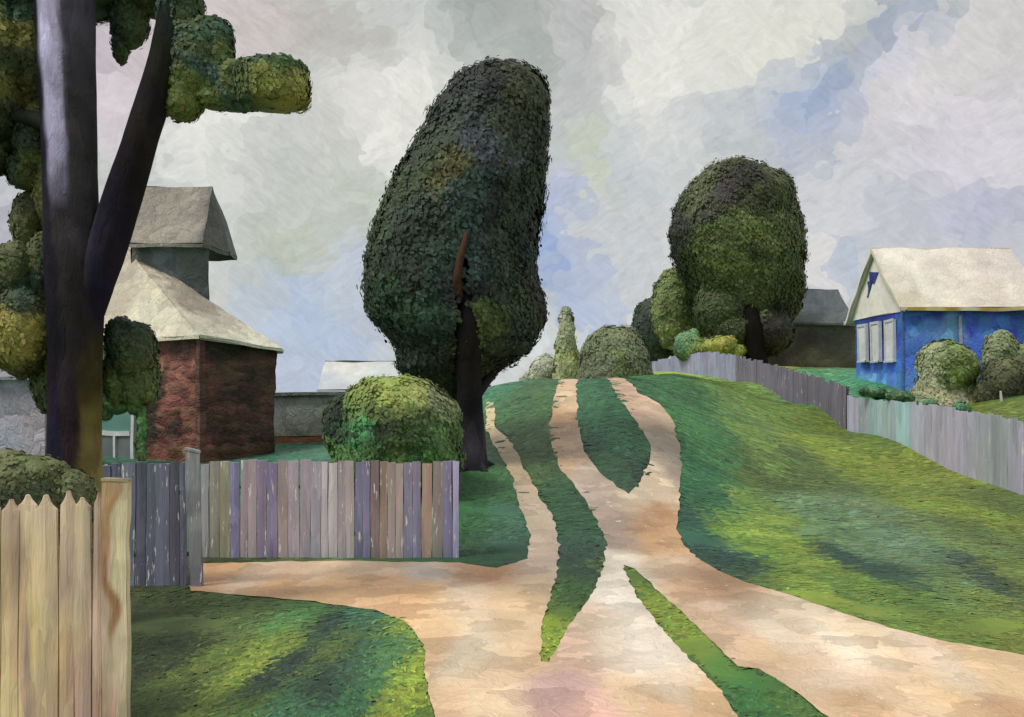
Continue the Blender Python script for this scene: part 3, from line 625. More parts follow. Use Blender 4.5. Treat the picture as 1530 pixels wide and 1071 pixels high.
mb = MB(); bar(mb, 5.38, 4.50, .36, 1.12, .06, .05, Flat('#62646e', .3, 2)); mb.build('pane', M['glass'], win)
mb = MB(); bar(mb, 4.36, 3.45, .36, 1.12, .06, .05, Flat('#6e7078', .3, 2)); mb.build('pane', M['glass'], win)
# hipped roof
RF_ = Patches([(175, 400, '#aaa194'), (170, 440, '#b3aa9c'), (200, 400, '#bdb4a4'), (200, 440, '#c9c4b2'), (225, 470, '#c8c4b4'), (230, 430, '#c4bcac'), (260, 460, '#b8b2a2'), (260, 485, '#cac4b4'), (225, 410, '#a79c92'), (260, 430, '#8d857c'), (290, 460, '#968c82'), (320, 475, '#a8a398'), (350, 495, '#b9b8a8'), (380, 508, '#c8c8ba'), (310, 490, '#beb8a8'), (195, 385, '#b0a89c')], 29, warp=.3, gain=np.array([1.28, 1.24, 1.16]))
oh = .25
E1 = C0 + A_ * -.28 - B_ * oh + UZ * (ZE - .03); E2 = C0 + A_ * 9.3 - B_ * oh + UZ * (ZE - .03)
E3 = C0 + A_ * -.28 + B_ * 2.75 + UZ * (ZE - .35); E4 = C0 + A_ * 9.3 + B_ * 2.9 + UZ * (ZE - .1)
R1 = C0 + A_ * 6.3 + B_ * 1.38 + UZ * 7.45; R2 = C0 + A_ * 8.3 + B_ * 1.38 + UZ * 7.45
th = (0, 0, -.10)
mb = MB(); slab(mb, E2, E1, R1, R2, th, RF_, 24, 16, .05); slab(mb, E1, E3, R1 + UZ * .002, R1, th, RF_, 16, 16, .05, 5); slab(mb, E3, E4, R2, R1 + UZ * .002, th, RF_, 12, 8, .03); slab(mb, E4, E2, R2, R2 + UZ * .002, th, RF_, 8, 8, .03)
rf = mb.build('roof', M['roof'], lh)
# attic on top
SL = Patches([(215, 370, '#5d5a54'), (235, 375, '#6b7880'), (255, 390, '#6c7a84'), (285, 380, '#5e6668'), (300, 400, '#565a5a'), (270, 410, '#5f6a70'), (300, 435, '#4c5456'), (200, 366, '#5c564e')], 31, warp=.4)
xa, xb = at(196, 0, 31)[0], at(311, 0, 31)[0]
mb = MB(); prism(mb, (xa, 31, 4.6), (xb - xa, 0, 0), (0, 0, 2.7), (-.75, 2.2, 0), SL, (14, 12, 8), lambda Q, U, W: (fnoise(Q, 2.5, 4) - .5) * .06); at_o = mb.build('attic', M['wall'], lh)
AR = Patches([(210, 300, '#857f76'), (240, 290, '#8f887c'), (270, 300, '#978f84'), (220, 340, '#9a9084'), (260, 330, '#a0978c'), (290, 300, '#857e76'), (285, 345, '#938a80'), (315, 300, '#55564e'), (325, 330, '#50504a'), (315, 355, '#5c5c56'), (335, 365, '#4c4c48')], 31, warp=.25)
e = lambda px, py, d: at(px, py, d)
mb = MB(); th = (0, 0, -.12)
a0, a1, a2, a3 = e(187, 364, 30.6), e(302, 364, 30.6), e(318, 279, 32.1), e(206, 279, 32.1)
slab(mb, a0, a1, a2, a3, th, AR, 14, 8, .03)
b1 = e(342, 376, 32.4); b2 = np.array([b1[0], 33.7, b1[2]])
slab(mb, a1 + [.004, 0, -.02], b1, a2 + [.004, 0, -.01], a2 + [.004, 0, -.012], th, Flat('#55554e', .2, 2), 8, 8, .03)
bk0 = np.array([a0[0], 33.6, a0[2]]); bk1 = np.array([b1[0] - .05, 33.6, a0[2]])
slab(mb, bk1, bk0, a3 + [0, .01, 0], a2 + [0, .01, 0], th, AR, 8, 6, .02)
slab(mb, b1 + [0, .01, 0], bk1, a2 + [.01, .012, -.01], a2 + [.01, .01, -.01], th, Flat('#55554e', .2, 2), 6, 6, .02)
ar = mb.build('attic_roof', M['roof'], at_o)
# gable infill behind the attic roof ends
mb = MB(); grid(mb, (xa - .7, 33.0, 7.3), (xa, 31.2, 7.3), (xa - .1, 32.1, 9.1), (xa - .1, 32.1, 9.1), 4, 4, SL); mb.build('gable_end', M['wall'], at_o)

# pale shed wall glimpsed at far left
ps = thing('shed', 'pale lilac shed wall glimpsed under the leaves at the left edge', 'shed', (at(-10, 700, 24)[0], 24, g1(-13.5, 24)))
PSC = Patches([(0, 570, '#a39cae'), (20, 610, '#ada4b2'), (40, 640, '#b0a4b0'), (10, 650, '#9f9eae'), (5, 600, '#a8a5b4')], 24, warp=.4)
z0 = g1(-13.5, 24) - .2
mb = MB(); prism(mb, *box(at(-160, 0, 24)[0], at(68, 0, 24)[0], 24, 26.5, z0, 2.9), PSC, (10, 8, 4)); mb.build('wall', M['wall'], ps)
mb = MB(); xl, xr = at(-168, 0, 24)[0], at(74, 0, 24)[0]
slab(mb, (xl, 23.8, 2.88), (xr, 23.8, 2.88), (xr, 25.25, 3.5), (xl, 25.25, 3.5), (0, 0, -.08), Flat('#8d8a94'), 8, 4); slab(mb, (xr, 26.7, 2.88), (xl, 26.7, 2.88), (xl, 25.25, 3.502), (xr, 25.25, 3.502), (0, 0, -.08), Flat('#8d8a94'), 8, 4); mb.build('roof', M['roof'], ps)
mb = MB(); grid(mb, (at(68, 0, 24)[0], 24, 2.9), (at(68, 0, 24)[0], 26.5, 2.9), (at(68, 0, 24)[0], 25.25, 3.42), (at(68, 0, 24)[0], 25.25, 3.42), 3, 3, PSC); mb.build('gable', M['wall'], ps)

# grey shed and white barn behind the lilac fence
GS = Patches([(420, 595, '#85868a'), (450, 605, '#8a8986'), (480, 600, '#8f8d8a'), (430, 625, '#77786f'), (470, 625, '#7f7f78'), (420, 640, '#62645c'), (455, 645, '#55584e'), (485, 640, '#6a6a62'), (520, 620, '#7c7c76')], 36, warp=.4, gain=1.7)
gs = thing('shed', 'long low grey shed with brick footing behind the round bush', 'shed', (at(470, 0, 36)[0], 36, .5))
x0, x1 = at(330, 0, 36)[0], at(585, 0, 36)[0]
mb = MB(); prism(mb, *box(x0, x1, 36, 38.5, .78, 2.34), GS, (30, 10, 4), lambda Q, U, W: (fnoise(Q, 2, 4) - .5) * .05); mb.build('wall', M['wall'], gs)
mb = MB(); prism(mb, *box(x0 - .1, x1 + .1, 35.85, 38.7, 2.34, 2.46), Flat('#7d7e80', .15), (20, 1, 3)); mb.build('roof', M['roof'], gs)
mb = MB(); prism(mb, *box(x0 - .03, x1 + .03, 35.93, 38.55, .2, .78), Flat('#8a5c46', .25, 2), (20, 3, 3)); mb.build('brick_base', M['wall'], gs)

wb = thing('barn', 'white barn with white roof half hidden behind the tall dark tree', 'barn', (at(560, 0, 46)[0], 46, .6))
WB = Patches([(490, 555, '#d3d6cf'), (520, 550, '#d8dad6'), (560, 560, '#cfd4d4'), (600, 550, '#c9cec8'), (500, 580, '#c4cad4'), (560, 582, '#ccd2da'), (620, 570, '#c8ccd0')], 45, warp=.4)
x0, x1 = at(474, 0, 45)[0], at(690, 0, 45)[0]
zr, ze = at(0, 540, 47)[2], at(0, 583, 45)[2]
mb = MB(); slab(mb, (x0, 44.8, ze), (x1, 44.8, ze), (x1, 47, zr), (x0, 47, zr), (0, 0, -.1), WB, 20, 6); slab(mb, (x1, 49.2, ze), (x0, 49.2, ze), (x0, 47, zr + .002), (x1, 47, zr + .002), (0, 0, -.1), WB, 20, 6); mb.build('roof', M['trim'], wb)
mb = MB(); prism(mb, *box(x0 + .15, x1 - .15, 45.1, 48.9, .3, ze - .06), Flat('#c4cad2', .1), (12, 4, 4))
for xx in (x0 + .15, x1 - .15): grid(mb, (xx, 45.1, ze - .06), (xx, 48.9, ze - .06), (xx, 47, zr - .15), (xx, 47, zr - .15), 4, 3, Flat('#c8ccd0'))
mb.build('wall', M['trim'], wb)

# ------------------------------------------------------------------ blue house
XB, XE, Y0, Y1 = 15.04, 20.2, 36.0, 41.0; ZG, ZV, ZR = 2.3, 5.72, 8.38
bh = thing('house', 'bright blue house with white roof, white gable and three windows', 'house', (XB, Y0, 2.4))
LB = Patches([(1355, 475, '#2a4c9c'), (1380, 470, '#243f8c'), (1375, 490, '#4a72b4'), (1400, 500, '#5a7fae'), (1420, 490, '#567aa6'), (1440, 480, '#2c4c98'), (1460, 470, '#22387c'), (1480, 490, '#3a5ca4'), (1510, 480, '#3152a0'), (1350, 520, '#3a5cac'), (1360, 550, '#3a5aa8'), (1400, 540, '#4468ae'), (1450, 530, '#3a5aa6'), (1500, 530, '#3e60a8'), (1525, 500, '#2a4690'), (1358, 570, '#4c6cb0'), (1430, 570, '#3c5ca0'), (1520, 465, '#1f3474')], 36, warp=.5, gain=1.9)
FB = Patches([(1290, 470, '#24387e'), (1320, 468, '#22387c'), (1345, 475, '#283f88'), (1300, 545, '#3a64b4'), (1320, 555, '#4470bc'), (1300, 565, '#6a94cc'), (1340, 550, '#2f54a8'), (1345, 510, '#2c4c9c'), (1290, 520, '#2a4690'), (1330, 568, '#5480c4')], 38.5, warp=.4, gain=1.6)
mb = MB()
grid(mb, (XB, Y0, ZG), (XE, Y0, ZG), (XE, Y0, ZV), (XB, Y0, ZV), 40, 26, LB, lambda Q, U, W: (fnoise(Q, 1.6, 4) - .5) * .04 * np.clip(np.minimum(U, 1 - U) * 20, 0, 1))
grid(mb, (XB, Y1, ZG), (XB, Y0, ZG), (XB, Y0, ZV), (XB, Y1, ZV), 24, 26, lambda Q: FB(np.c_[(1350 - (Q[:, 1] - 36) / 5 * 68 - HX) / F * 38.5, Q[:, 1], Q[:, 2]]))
grid(mb, (XE, Y0, ZG), (XE, Y1, ZG), (XE, Y1, ZV), (XE, Y0, ZV), 8, 8, LB); grid(mb, (XE, Y1, ZG), (XB, Y1, ZG), (XB, Y1, ZV), (XE, Y1, ZV), 8, 8, LB)
grid(mb, (XE, Y0, ZV), (XE, Y1, ZV), (XE, 38.5, ZR - .12), (XE, 38.5, ZR - .12), 6, 4, Flat('#d0ccc4'))
mb.build('wall', M['wall'], bh)
GW = Flat('#fbf4ee', .06, 2)
mb = MB()
prism(mb, *box(XB - .06, XB - .005, Y0 - .03, Y0 + .14, ZG, ZV - .1), Flat('#4a6cb4', .2), (1, 10, 1)); mb.build('corner_board', M['wall'], bh)
mb = MB(); prism(mb, *box(17.15, 17.27, Y0 - .08, Y0 - .03, 4.3, ZV - .3), Flat('#9fb0cc', .2), (1, 6, 1)); mb.build('pale_batten', M['wall'], bh)
# white gable with slanting blue opening
mb = MB()
XG = XB - .05
slab(mb, (XG, Y1 + .35, ZV - .10), (XG, Y0 - .2, ZV - .10), (XG, 38.5, ZR - .10), (XG, 38.502, ZR - .10), (.05, 0, 0), GW, 20, 16, .01)
gb = mb.build('gable', M['trim'], bh)
mb = MB()
def gx(px): return 21056 / (px - HX)
def quad_op(pts, name, cf, mat, par, out=.03):
    m_ = MB(); Q = [np.array((XG - out, gx(px), EYE - (py - HY) / F * gx(px))) for px, py in pts]
    slab(m_, Q[0], Q[1], Q[2], Q[3], (.02, 0, 0), cf, 3, 4, 0); return m_.build(name, mat, par)
ow = quad_op([(1294, 443), (1300, 446), (1306, 424), (1300, 420)], 'attic_window', Flat('#34508c', .2, 3), M['wall'], gb)
quad_op([(1302, 422), (1309, 424), (1316, 408), (1303, 405)], 'attic_window', Flat('#2a4488', .2, 3), M['wall'], gb)
# three windows of the gable front
for k, (pa, pb) in enumerate(((1286, 1301), (1305, 1320), (1325, 1341))):
    w = bpy.data.objects.new('window', None); COL.objects.link(w); w.parent = bh
    ya, yb = gx(pa) - .05, gx(pb) + .10; zt, zb = 5.36, 3.86 - .06 * k; f_ = .10
    fr = MB()
    prism(fr, *box(XB - .17, XB - .05, yb, ya, zt - f_, zt), Flat('#c9ccd4', .1), (1, 2, 4)); prism(fr, *box(XB - .19, XB - .05, yb - .03, ya + .03, zb - .07, zb), Flat('#d0d2d8', .1), (1, 2, 4))
    for y_ in (yb, ya - f_): prism(fr, *box(XB - .17, XB - .05, y_, y_ + f_, zb, zt - f_), Flat('#ced0d6', .1), (1, 6, 1))
    fr.build('frame', M['trim'], w)
    pn = MB(); prism(pn, *box(XB - .135, XB - .04, yb + f_, ya - f_, zb, zt - f_), Flat('#e4e2e8', .16, 2.2), (1, 8, 6)); pn.build('curtain', M['trim'], w)
# roof
WR = Patches([(1320, 385, '#d8d6ce'), (1360, 380, '#e2deda'), (1400, 400, '#d9d3d0'), (1450, 385, '#dcd6d2'), (1500, 400, '#cfc8c8'), (1340, 420, '#d4d0c8'), (1380, 430, '#e0dcd8'), (1430, 430, '#d6cfcc'), (1480, 430, '#d2c9c4'), (1520, 440, '#d8d2ce'), (1400, 450, '#dcd6ce'), (1350, 450, '#c9c2b4')], 37, warp=.3, gain=np.array([1.12, 1.08, 1.02]))
mb = MB(); th = (0, 0, -.09); xo = XB - .28
slab(mb, (xo, Y0 - .3, ZV + .0), (XE + .25, Y0 - .3, ZV + .0), (XE + .25, 38.5, ZR), (xo, 38.5, ZR), th, WR, 40, 20, .04)
slab(mb, (XE + .25, Y1 + .5, ZV - .1), (xo, Y1 + .5, ZV - .1), (xo, 38.502, ZR), (XE + .25, 38.502, ZR), th, WR, 20, 8, .02)
mb.build('roof', M['roof_white'], bh)
mb = MB(); prism(mb, *box(xo + .3, XE + .2, Y0 - .33, Y0 - .30, ZV - .13, ZV + .01), Patches([(1360, 457, '#b09a48'), (1390, 458, '#c8bc88'), (1420, 458, '#a8923c'), (1450, 458, '#d0cab0'), (1480, 458, '#b09a50'), (1520, 458, '#c4b888')], 35.7, warp=.2), (60, 2, 1)); mb.build('eaves_board', M['trim'], bh)
mb = MB()
slab(mb, (xo - .02, Y0 - .34, ZV - .16), (xo - .02, Y0 - .34, ZV + .02), (xo - .02, 38.49, ZR + .02), (xo - .02, 38.49, ZR - .18), (.03, 0, 0), Flat('#d9d2c0', .12), 2, 12, 0)
slab(mb, (xo - .02, Y1 + .52, ZV - .26), (xo - .02, Y1 + .52, ZV - .08), (xo - .02, 38.51, ZR + .02), (xo - .02, 38.51, ZR - .18), (.03, 0, 0), Flat('#f4eee6', .06), 2, 12, 0); mb.build('bargeboard', M['trim'], bh)

# grey barn behind
gbn = thing('barn', 'dark grey weathered barn standing between round tree and blue house', 'barn', (at(1220, 0, 58)[0], 58, 3.0))
GB = Patches([(1160, 500, '#3a3832'), (1180, 490, '#55544c'), (1200, 510, '#44423a'), (1190, 540, '#6a6356'), (1220, 500, '#35342f'), (1230, 490, '#4a4a46'), (1250, 510, '#4c4c42'), (1240, 540, '#6b6658'), (1270, 500, '#55564e'), (1275, 540, '#4a4a3c'), (1215, 530, '#5c564a'), (1205, 555, '#5f5c44'), (1255, 560, '#55563a')], 58, warp=.6, jitter=.25)
x0, x1 = at(1130, 0, 58)[0], at(1287, 0, 58)[0]; zt = at(0, 481, 58)[2]; zr = at(0, 432, 60)[2]
mb = MB(); prism(mb, *box(x0, x1, 58, 62, 1.6, zt), GB, (30, 20, 6), lambda Q, U, W: (fnoise(Q, 1.6, 4) - .5) * .1)
for xx, ax in ((x0 + .02, x0 + .02), (x1 - .4, x1 - .9)): grid(mb, (xx, 58.1, zt), (xx, 61.9, zt), (ax, 60, zr - .15), (ax, 60, zr - .15), 4, 3, GB)
mb.build('wall', M['wall'], gbn)
GRF = Patches([(1190, 440, '#55606a'), (1220, 438, '#4e575f'), (1250, 440, '#5a6268'), (1200, 465, '#4a5254'), (1230, 470, '#666a6a'), (1260, 465, '#5f666a'), (1180, 478, '#3e4444')], 59, warp=.4)
mb = MB(); slab(mb, (x0 - .2, 57.7, zt - .1), (x1 - .35, 57.7, zt - .1), (x1 - .7, 60, zr), (x0 - .2, 60, zr), (0, 0, -.12), GRF, 20, 8, .05); slab(mb, (x1 - .35, 62.3, zt - .1), (x0 - .2, 62.3, zt - .1), (x0 - .2, 60, zr + .002), (x1 - .7, 60, zr + .002), (0, 0, -.12), GRF, 12, 5, .03); mb.build('roof', M['roof'], gbn)

# ------------------------------------------------------------------ trees
# tall dark tree in the middle
D1 = 21.0
tt = thing('tall_tree', 'tall dark green tree with leaning top beside the lilac fence', 'tree', (at(706, 0, D1 - .4)[0], D1 - .4, g1(-.9, D1 - .4)))
PROF = [(97, 748, 26), (106, 747, 52), (125, 744, 72), (150, 738, 85), (200, 725, 97), (250, 706, 108), (300, 690, 117), (350, 678, 125), (400, 677, 130), (440, 680, 132), (480, 684, 127), (505, 690, 116), (525, 690, 100), (550, 668, 78), (575, 662, 52), (600, 672, 24)]
TC = Patches([(700, 120, '#2c3130'), (770, 110, '#383a34'), (800, 160, '#454a36'), (680, 170, '#333d38'), (730, 160, '#22262a'), (760, 200, '#3a4130'), (800, 230, '#3c4236'), (720, 225, '#3c444a'), (735, 270, '#4a535e'), (705, 260, '#444c54'), (650, 230, '#35402f'), (620, 290, '#3c4a2e'), (670, 290, '#5a5a30'), (690, 320, '#2c4440'), (740, 320, '#23282a'), (780, 310, '#2f3a2c'), (580, 370, '#38462e'), (610, 400, '#2a3429'), (650, 350, '#2e4034'), (660, 390, '#274038'), (700, 390, '#263a38'), (760, 380, '#2c3c2c'), (795, 380, '#26302c'), (560, 430, '#333e2e'), (600, 450, '#2f4a32'), (640, 450, '#2c4c34'), (660, 480, '#263a2c'), (750, 450, '#2f3f2e'), (780, 460, '#39452f'), (805, 455, '#3a3a34'), (590, 500, '#2f3a2c'), (630, 530, '#2c3a2c'), (720, 480, '#4a5a30'), (725, 510, '#55602c'), (760, 500, '#2f3e30'), (780, 520, '#303a30'), (650, 570, '#2c3226'), (680, 580, '#3a4028'), (700, 430, '#23262a'), (700, 540, '#23211f')], D1, warp=.5, jitter=.2, gain=np.array([.82, .84, .86]))
def slot(P):
    s = D1 / F; px = HX + P[:, 0] / s; py = HY - (P[:, 2] - EYE) / s
    c = np.interp(py, [340, 430, 500, 560, 600], [704, 699, 699, 702, 704]); w = np.interp(py, [340, 360, 420, 480, 560, 600], [0, 4, 8, 13, 16, 18])
    return (abs(px - c) < w) & (P[:, 1] < D1 + .1) & (py > 345) & ((vnoise(P, 9, 3) > .34) | (py > 540))
mb = MB(); crown(mb, D1, [PROF, ell(785, 468, 32, 40), ell(735, 515, 45, 22), ell(775, 520, 20, 12)], 17000, 7.5, TC, dn=.8, lump=.13, seed=4, skip=slot, lim=[0, -.3, -.6, -.6]); mb.build('crown', M['leaf'], tt)
mb = MB(); TB = Patches([(706, 690, '#2c2a30'), (700, 640, '#37343c'), (715, 660, '#454048'), (700, 600, '#2a272c'), (700, 520, '#25211f'), (700, 460, '#221f22'), (712, 400, '#1f2024')], D1, warp=.3)
f0 = D1 - .55
tube(mb, [(at(706, 0, f0)[0], f0, g1(-.9, f0) - .25), at(707, 695, f0), at(704, 640, f0), at(702, 590, f0 - .2), at(700, 520, D1 - 1.1), at(702, 450, D1 - 1.15), at(710, 380, D1 - .8), at(722, 290, D1 - .3), at(735, 200, D1)], np.array([30, 22, 19.5, 17.5, 18, 17, 13, 8, 4]) * D1 / F, TB, seg=18, bump=.10)
for pts, r in (([at(702, 470, D1 - 1.1), at(740, 420, D1 - .6), at(775, 350, D1 - .2)], [9, 6, 3]), ([at(700, 500, D1 - 1.1), at(650, 430, D1 - .5), at(610, 370, D1)], [9, 6, 3]), ([at(704, 600, f0 - .2), at(735, 560, f0 + .1), at(765, 530, f0 + .2)], [9, 6, 3])):
    tube(mb, pts, np.array(r) * D1 / F, TB, seg=8)
for k in range(5):
    a = k * 1.26 + .4; X0 = at(706, 0, f0)[0]
    tube(mb, [(X0, f0, g1(X0, f0) + .22), (X0 + .38 * math.cos(a), f0 + .38 * math.sin(a), g1(X0 + .38 * math.cos(a), f0 + .38 * math.sin(a)) + .02), (X0 + .6 * math.cos(a), f0 + .6 * math.sin(a), g1(X0 + .6 * math.cos(a), f0 + .6 * math.sin(a)) - .06)], [.14, .08, .03], TB, seg=8)
mb.build('trunk', M['bark'], tt)
mb = MB(); tube(mb, [at(692, 450, D1 - 1.2), at(683, 425, D1 - 1.55), at(686, 395, D1 - 1.62), at(694, 360, D1 - 1.55), at(700, 335, D1 - 1.2)], np.array([4, 6, 5.5, 4, 2]) * D1 / F, Flat('#573d32', .25, 3), seg=8); o = mb.build('limb', M['bark'], tt); o['label'] = 'rusty brown limb showing through the dark leaves'

# left foreground tree
D2 = 10.0
lt = thing('old_tree', 'large forked tree with dark trunk and painted pale highlight stripe at the left', 'tree', (at(108, 0, D2)[0], D2, g1(at(108, 0, D2)[0], D2)))
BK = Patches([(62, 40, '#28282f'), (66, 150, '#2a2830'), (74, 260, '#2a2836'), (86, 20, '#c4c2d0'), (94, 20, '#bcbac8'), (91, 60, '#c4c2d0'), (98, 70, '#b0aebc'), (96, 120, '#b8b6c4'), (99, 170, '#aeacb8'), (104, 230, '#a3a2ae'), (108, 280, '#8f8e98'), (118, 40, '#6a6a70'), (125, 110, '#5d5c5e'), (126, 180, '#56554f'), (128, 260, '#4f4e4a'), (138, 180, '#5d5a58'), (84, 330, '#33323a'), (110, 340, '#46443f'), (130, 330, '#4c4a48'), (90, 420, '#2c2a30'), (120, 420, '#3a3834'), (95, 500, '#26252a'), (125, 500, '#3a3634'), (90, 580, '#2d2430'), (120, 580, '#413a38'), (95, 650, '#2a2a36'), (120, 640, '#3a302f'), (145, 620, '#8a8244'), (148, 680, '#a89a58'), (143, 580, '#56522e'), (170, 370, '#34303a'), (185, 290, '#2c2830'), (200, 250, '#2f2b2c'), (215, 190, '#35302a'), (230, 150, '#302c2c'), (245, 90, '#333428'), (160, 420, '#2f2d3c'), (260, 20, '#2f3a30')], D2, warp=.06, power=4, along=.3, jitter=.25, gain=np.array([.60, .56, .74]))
BK.c[[i for i in range(len(BK.c)) if BK.c[i].min() > .17]] *= 1.8  # brightens the pale highlight painted into the bark colours down the stem
mb = MB(); r = lambda *a: np.array(a) * D2 / F
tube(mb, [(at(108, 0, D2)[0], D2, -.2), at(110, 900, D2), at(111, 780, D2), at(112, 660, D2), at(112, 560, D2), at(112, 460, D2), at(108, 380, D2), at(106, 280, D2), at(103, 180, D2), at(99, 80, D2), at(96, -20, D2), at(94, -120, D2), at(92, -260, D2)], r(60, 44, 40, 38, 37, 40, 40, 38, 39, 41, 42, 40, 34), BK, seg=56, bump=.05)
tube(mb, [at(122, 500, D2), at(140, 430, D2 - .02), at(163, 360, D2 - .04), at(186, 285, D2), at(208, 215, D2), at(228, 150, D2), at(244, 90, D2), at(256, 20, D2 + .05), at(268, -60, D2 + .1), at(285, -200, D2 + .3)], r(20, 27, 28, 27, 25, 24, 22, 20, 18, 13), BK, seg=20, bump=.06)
tube(mb, [at(80, 190, D2), at(40, 175, D2 + .05), at(-10, 168, D2 + .1), at(-80, 150, D2 + .2)], r(13, 11, 9, 6), Flat('#2c302a', .2), seg=10)
tube(mb, [at(232, 140, D2), at(290, 120, D2 + .05), at(340, 128, D2 + .05), at(400, 118, D2)], r(12, 8, 6, 3), Flat('#2f332a', .2), seg=10)
tube(mb, [at(125, 560, D2), at(150, 545, D2 + .2), at(175, 535, D2 + .5)], r(9, 6, 3), Flat('#2c302a', .2), seg=8)
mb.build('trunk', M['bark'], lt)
LC = Patches([(10, 20, '#8a8440'), (15, 55, '#a09a50'), (40, 15, '#33503c'), (45, 50, '#6f6a2c'), (30, 100, '#3f4428'), (10, 110, '#3f4a2a'), (15, 150, '#5c5a26'), (40, 130, '#4a4a20'), (25, 180, '#2f3628'), (50, 170, '#2c302a'), (40, 220, '#5a5c28'), (35, 250, '#4c5024'), (10, 230, '#34402e'), (50, 290, '#5a5a24'), (55, 330, '#4c4a22'), (15, 260, '#303a2c'), (45, 380, '#404a24'), (20, 380, '#4a5228'), (60, 410, '#2c3e30'), (30, 410, '#2c4234'), (15, 430, '#35452e'), (10, 470, '#8a8230'), (25, 480, '#9c9238'), (20, 515, '#8a8030'), (55, 470, '#5e5f22'), (60, 520, '#555a24'), (40, 560, '#4a4c22'), (55, 600, '#3f4526'), (65, 640, '#3c4526'),
              (150, 15, '#2e4438'), (165, 30, '#3a5038'), (175, 10, '#3f5038'), (155, 60, '#3f4a26'), (185, 5, '#4a5830'),
              (240, 20, '#2c4038'), (270, 10, '#35482c'), (285, 30, '#3f4f2c'), (260, 60, '#2a3a34'), (300, 50, '#32503a'), (320, 40, '#2e4a34'), (310, 70, '#4f5c28'), (330, 80, '#4c5c2a'), (280, 90, '#3f5030'), (255, 110, '#333e2a'), (290, 112, '#2f4a40'), (310, 120, '#34504a'), (270, 135, '#5a6628'), (300, 150, '#55622c'), (260, 165, '#5f6a2e'), (330, 115, '#626a28'), (340, 140, '#3a5648'), (360, 150, '#34504a'), (350, 110, '#4c5c34'), (380, 92, '#2f4a34'), (410, 90, '#304a30'), (440, 92, '#3a5430'), (380, 115, '#62692a'), (410, 120, '#70742e'), (430, 140, '#787a30'), (400, 145, '#6a702a'), (450, 110, '#7a7c34'), (370, 130, '#56642c'),
              (160, 490, '#263a2c'), (190, 490, '#2c3a2c'), (170, 520, '#2c4030'), (195, 540, '#3f4c28'), (180, 570, '#4a5628'), (160, 560, '#3a4426'), (200, 510, '#3a4430'), (200, 590, '#4a5a2c'), (155, 600, '#4f6a34')], D2, warp=.5, jitter=.2)
mb = MB()
lob = [ell(34, 130, 46, 150), ell(62, 410, 26, 120), ell(40, 560, 30, 60), ell(266, 40, 30, 60, flat=.3), ell(300, 60, 40, 45, flat=.3), ell(345, 122, 40, 36, flat=.8), ell(10, 330, 26, 60), ell(70, 470, 22, 80), ell(25, 60, 42, 90), ell(-30, 90, 60, 130), ell(30, 190, 36, 60), ell(50, 270, 24, 70), ell(-40, 180, 40, 80), ell(45, 395, 32, 58), ell(8, 400, 34, 45), ell(20, 490, 46, 75), ell(60, 540, 26, 90), ell(68, 630, 16, 60), ell(-40, 460, 50, 80), ell(60, 90, 26, 110), ell(62, 330, 22, 90), ell(20, 150, 40, 70), ell(15, 240, 34, 34),
       ell(160, -8, 32, 52), ell(146, 22, 15, 46), ell(60, -60, 120, 60), ell(205, -50, 60, 40),
       ell(262, 0, 36, 70), ell(285, 85, 45, 62, flat=.3), ell(268, 135, 30, 42, flat=.3), ell(318, 85, 27, 54, flat=.4), ell(318, 130, 30, 28, flat=.4), ell(405, 124, 55, 36, flat=1.0), ell(366, 130, 26, 30, flat=.6), ell(442, 110, 18, 20, flat=.6), ell(300, -70, 60, 50),
       ell(178, 520, 34, 44, flat=.4), ell(160, 505, 24, 36), ell(182, 568, 32, 40, flat=.5), ell(150, 555, 22, 52)]
crown(mb, D2, lob, 30000, 8.5, LC, dn=.9, lump=.16, seed=9, lim=[.5, .5, .5, .12, .2, .15, .45, .4, .25, .1, .3, .35, .3, .3, .2, .2, .35, .4, .2, .5, .5, .4, .4, .6, .6, .4, .6, .15, .15, .1, .1, .12, .05, .08, .05, .2, .4, .35, .45, .4])
mb.build('crown', M['leaf'], lt)

bush('bush', 'olive green bush behind the tan picket fence under the forked tree', 'bush', 8.6, [ell(30, 745, 80, 66, flat=.3), ell(-60, 730, 80, 70), ell(108, 750, 36, 50), ell(70, 722, 40, 40), ell(10, 705, 44, 34)], 5000, 9, [(10, 690, '#5c6438'), (50, 700, '#525c34'), (90, 710, '#5a6238'), (30, 730, '#48553a'), (70, 740, '#46533a'), (110, 720, '#58603a'), (130, 740, '#5a5f3c'), (0, 740, '#3f4c34')], mat='leaf', seed=21)
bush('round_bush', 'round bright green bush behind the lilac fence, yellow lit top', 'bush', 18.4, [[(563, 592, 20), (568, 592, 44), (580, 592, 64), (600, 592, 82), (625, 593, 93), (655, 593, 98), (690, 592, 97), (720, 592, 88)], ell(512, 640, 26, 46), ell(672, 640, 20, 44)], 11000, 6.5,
     [(590, 570, '#8a9a3a'), (560, 580, '#7c9038'), (620, 580, '#96a050'), (655, 590, '#86906a'), (675, 610, '#7a8a5a'), (540, 600, '#55702c'), (520, 610, '#2c382a'), (515, 640, '#26342a'), (530, 635, '#2f4a30'), (545, 630, '#3f8a4c'), (540, 655, '#3c8248'), (580, 610, '#4a5c2a'), (600, 600, '#6a7c2c'), (580, 640, '#2f4024'), (600, 660, '#3a5426'), (640, 620, '#455a2a'), (660, 650, '#4a7038'), (640, 660, '#3a5c2a'), (680, 640, '#55743c'), (560, 670, '#3c6030'), (520, 672, '#4f7a34'), (600, 682, '#4a6c2c'), (650, 685, '#4a7a34'), (505, 650, '#4a6a38')], mat='leaf', seed=22, lim=[0, -.2, -.2], lump=.16)

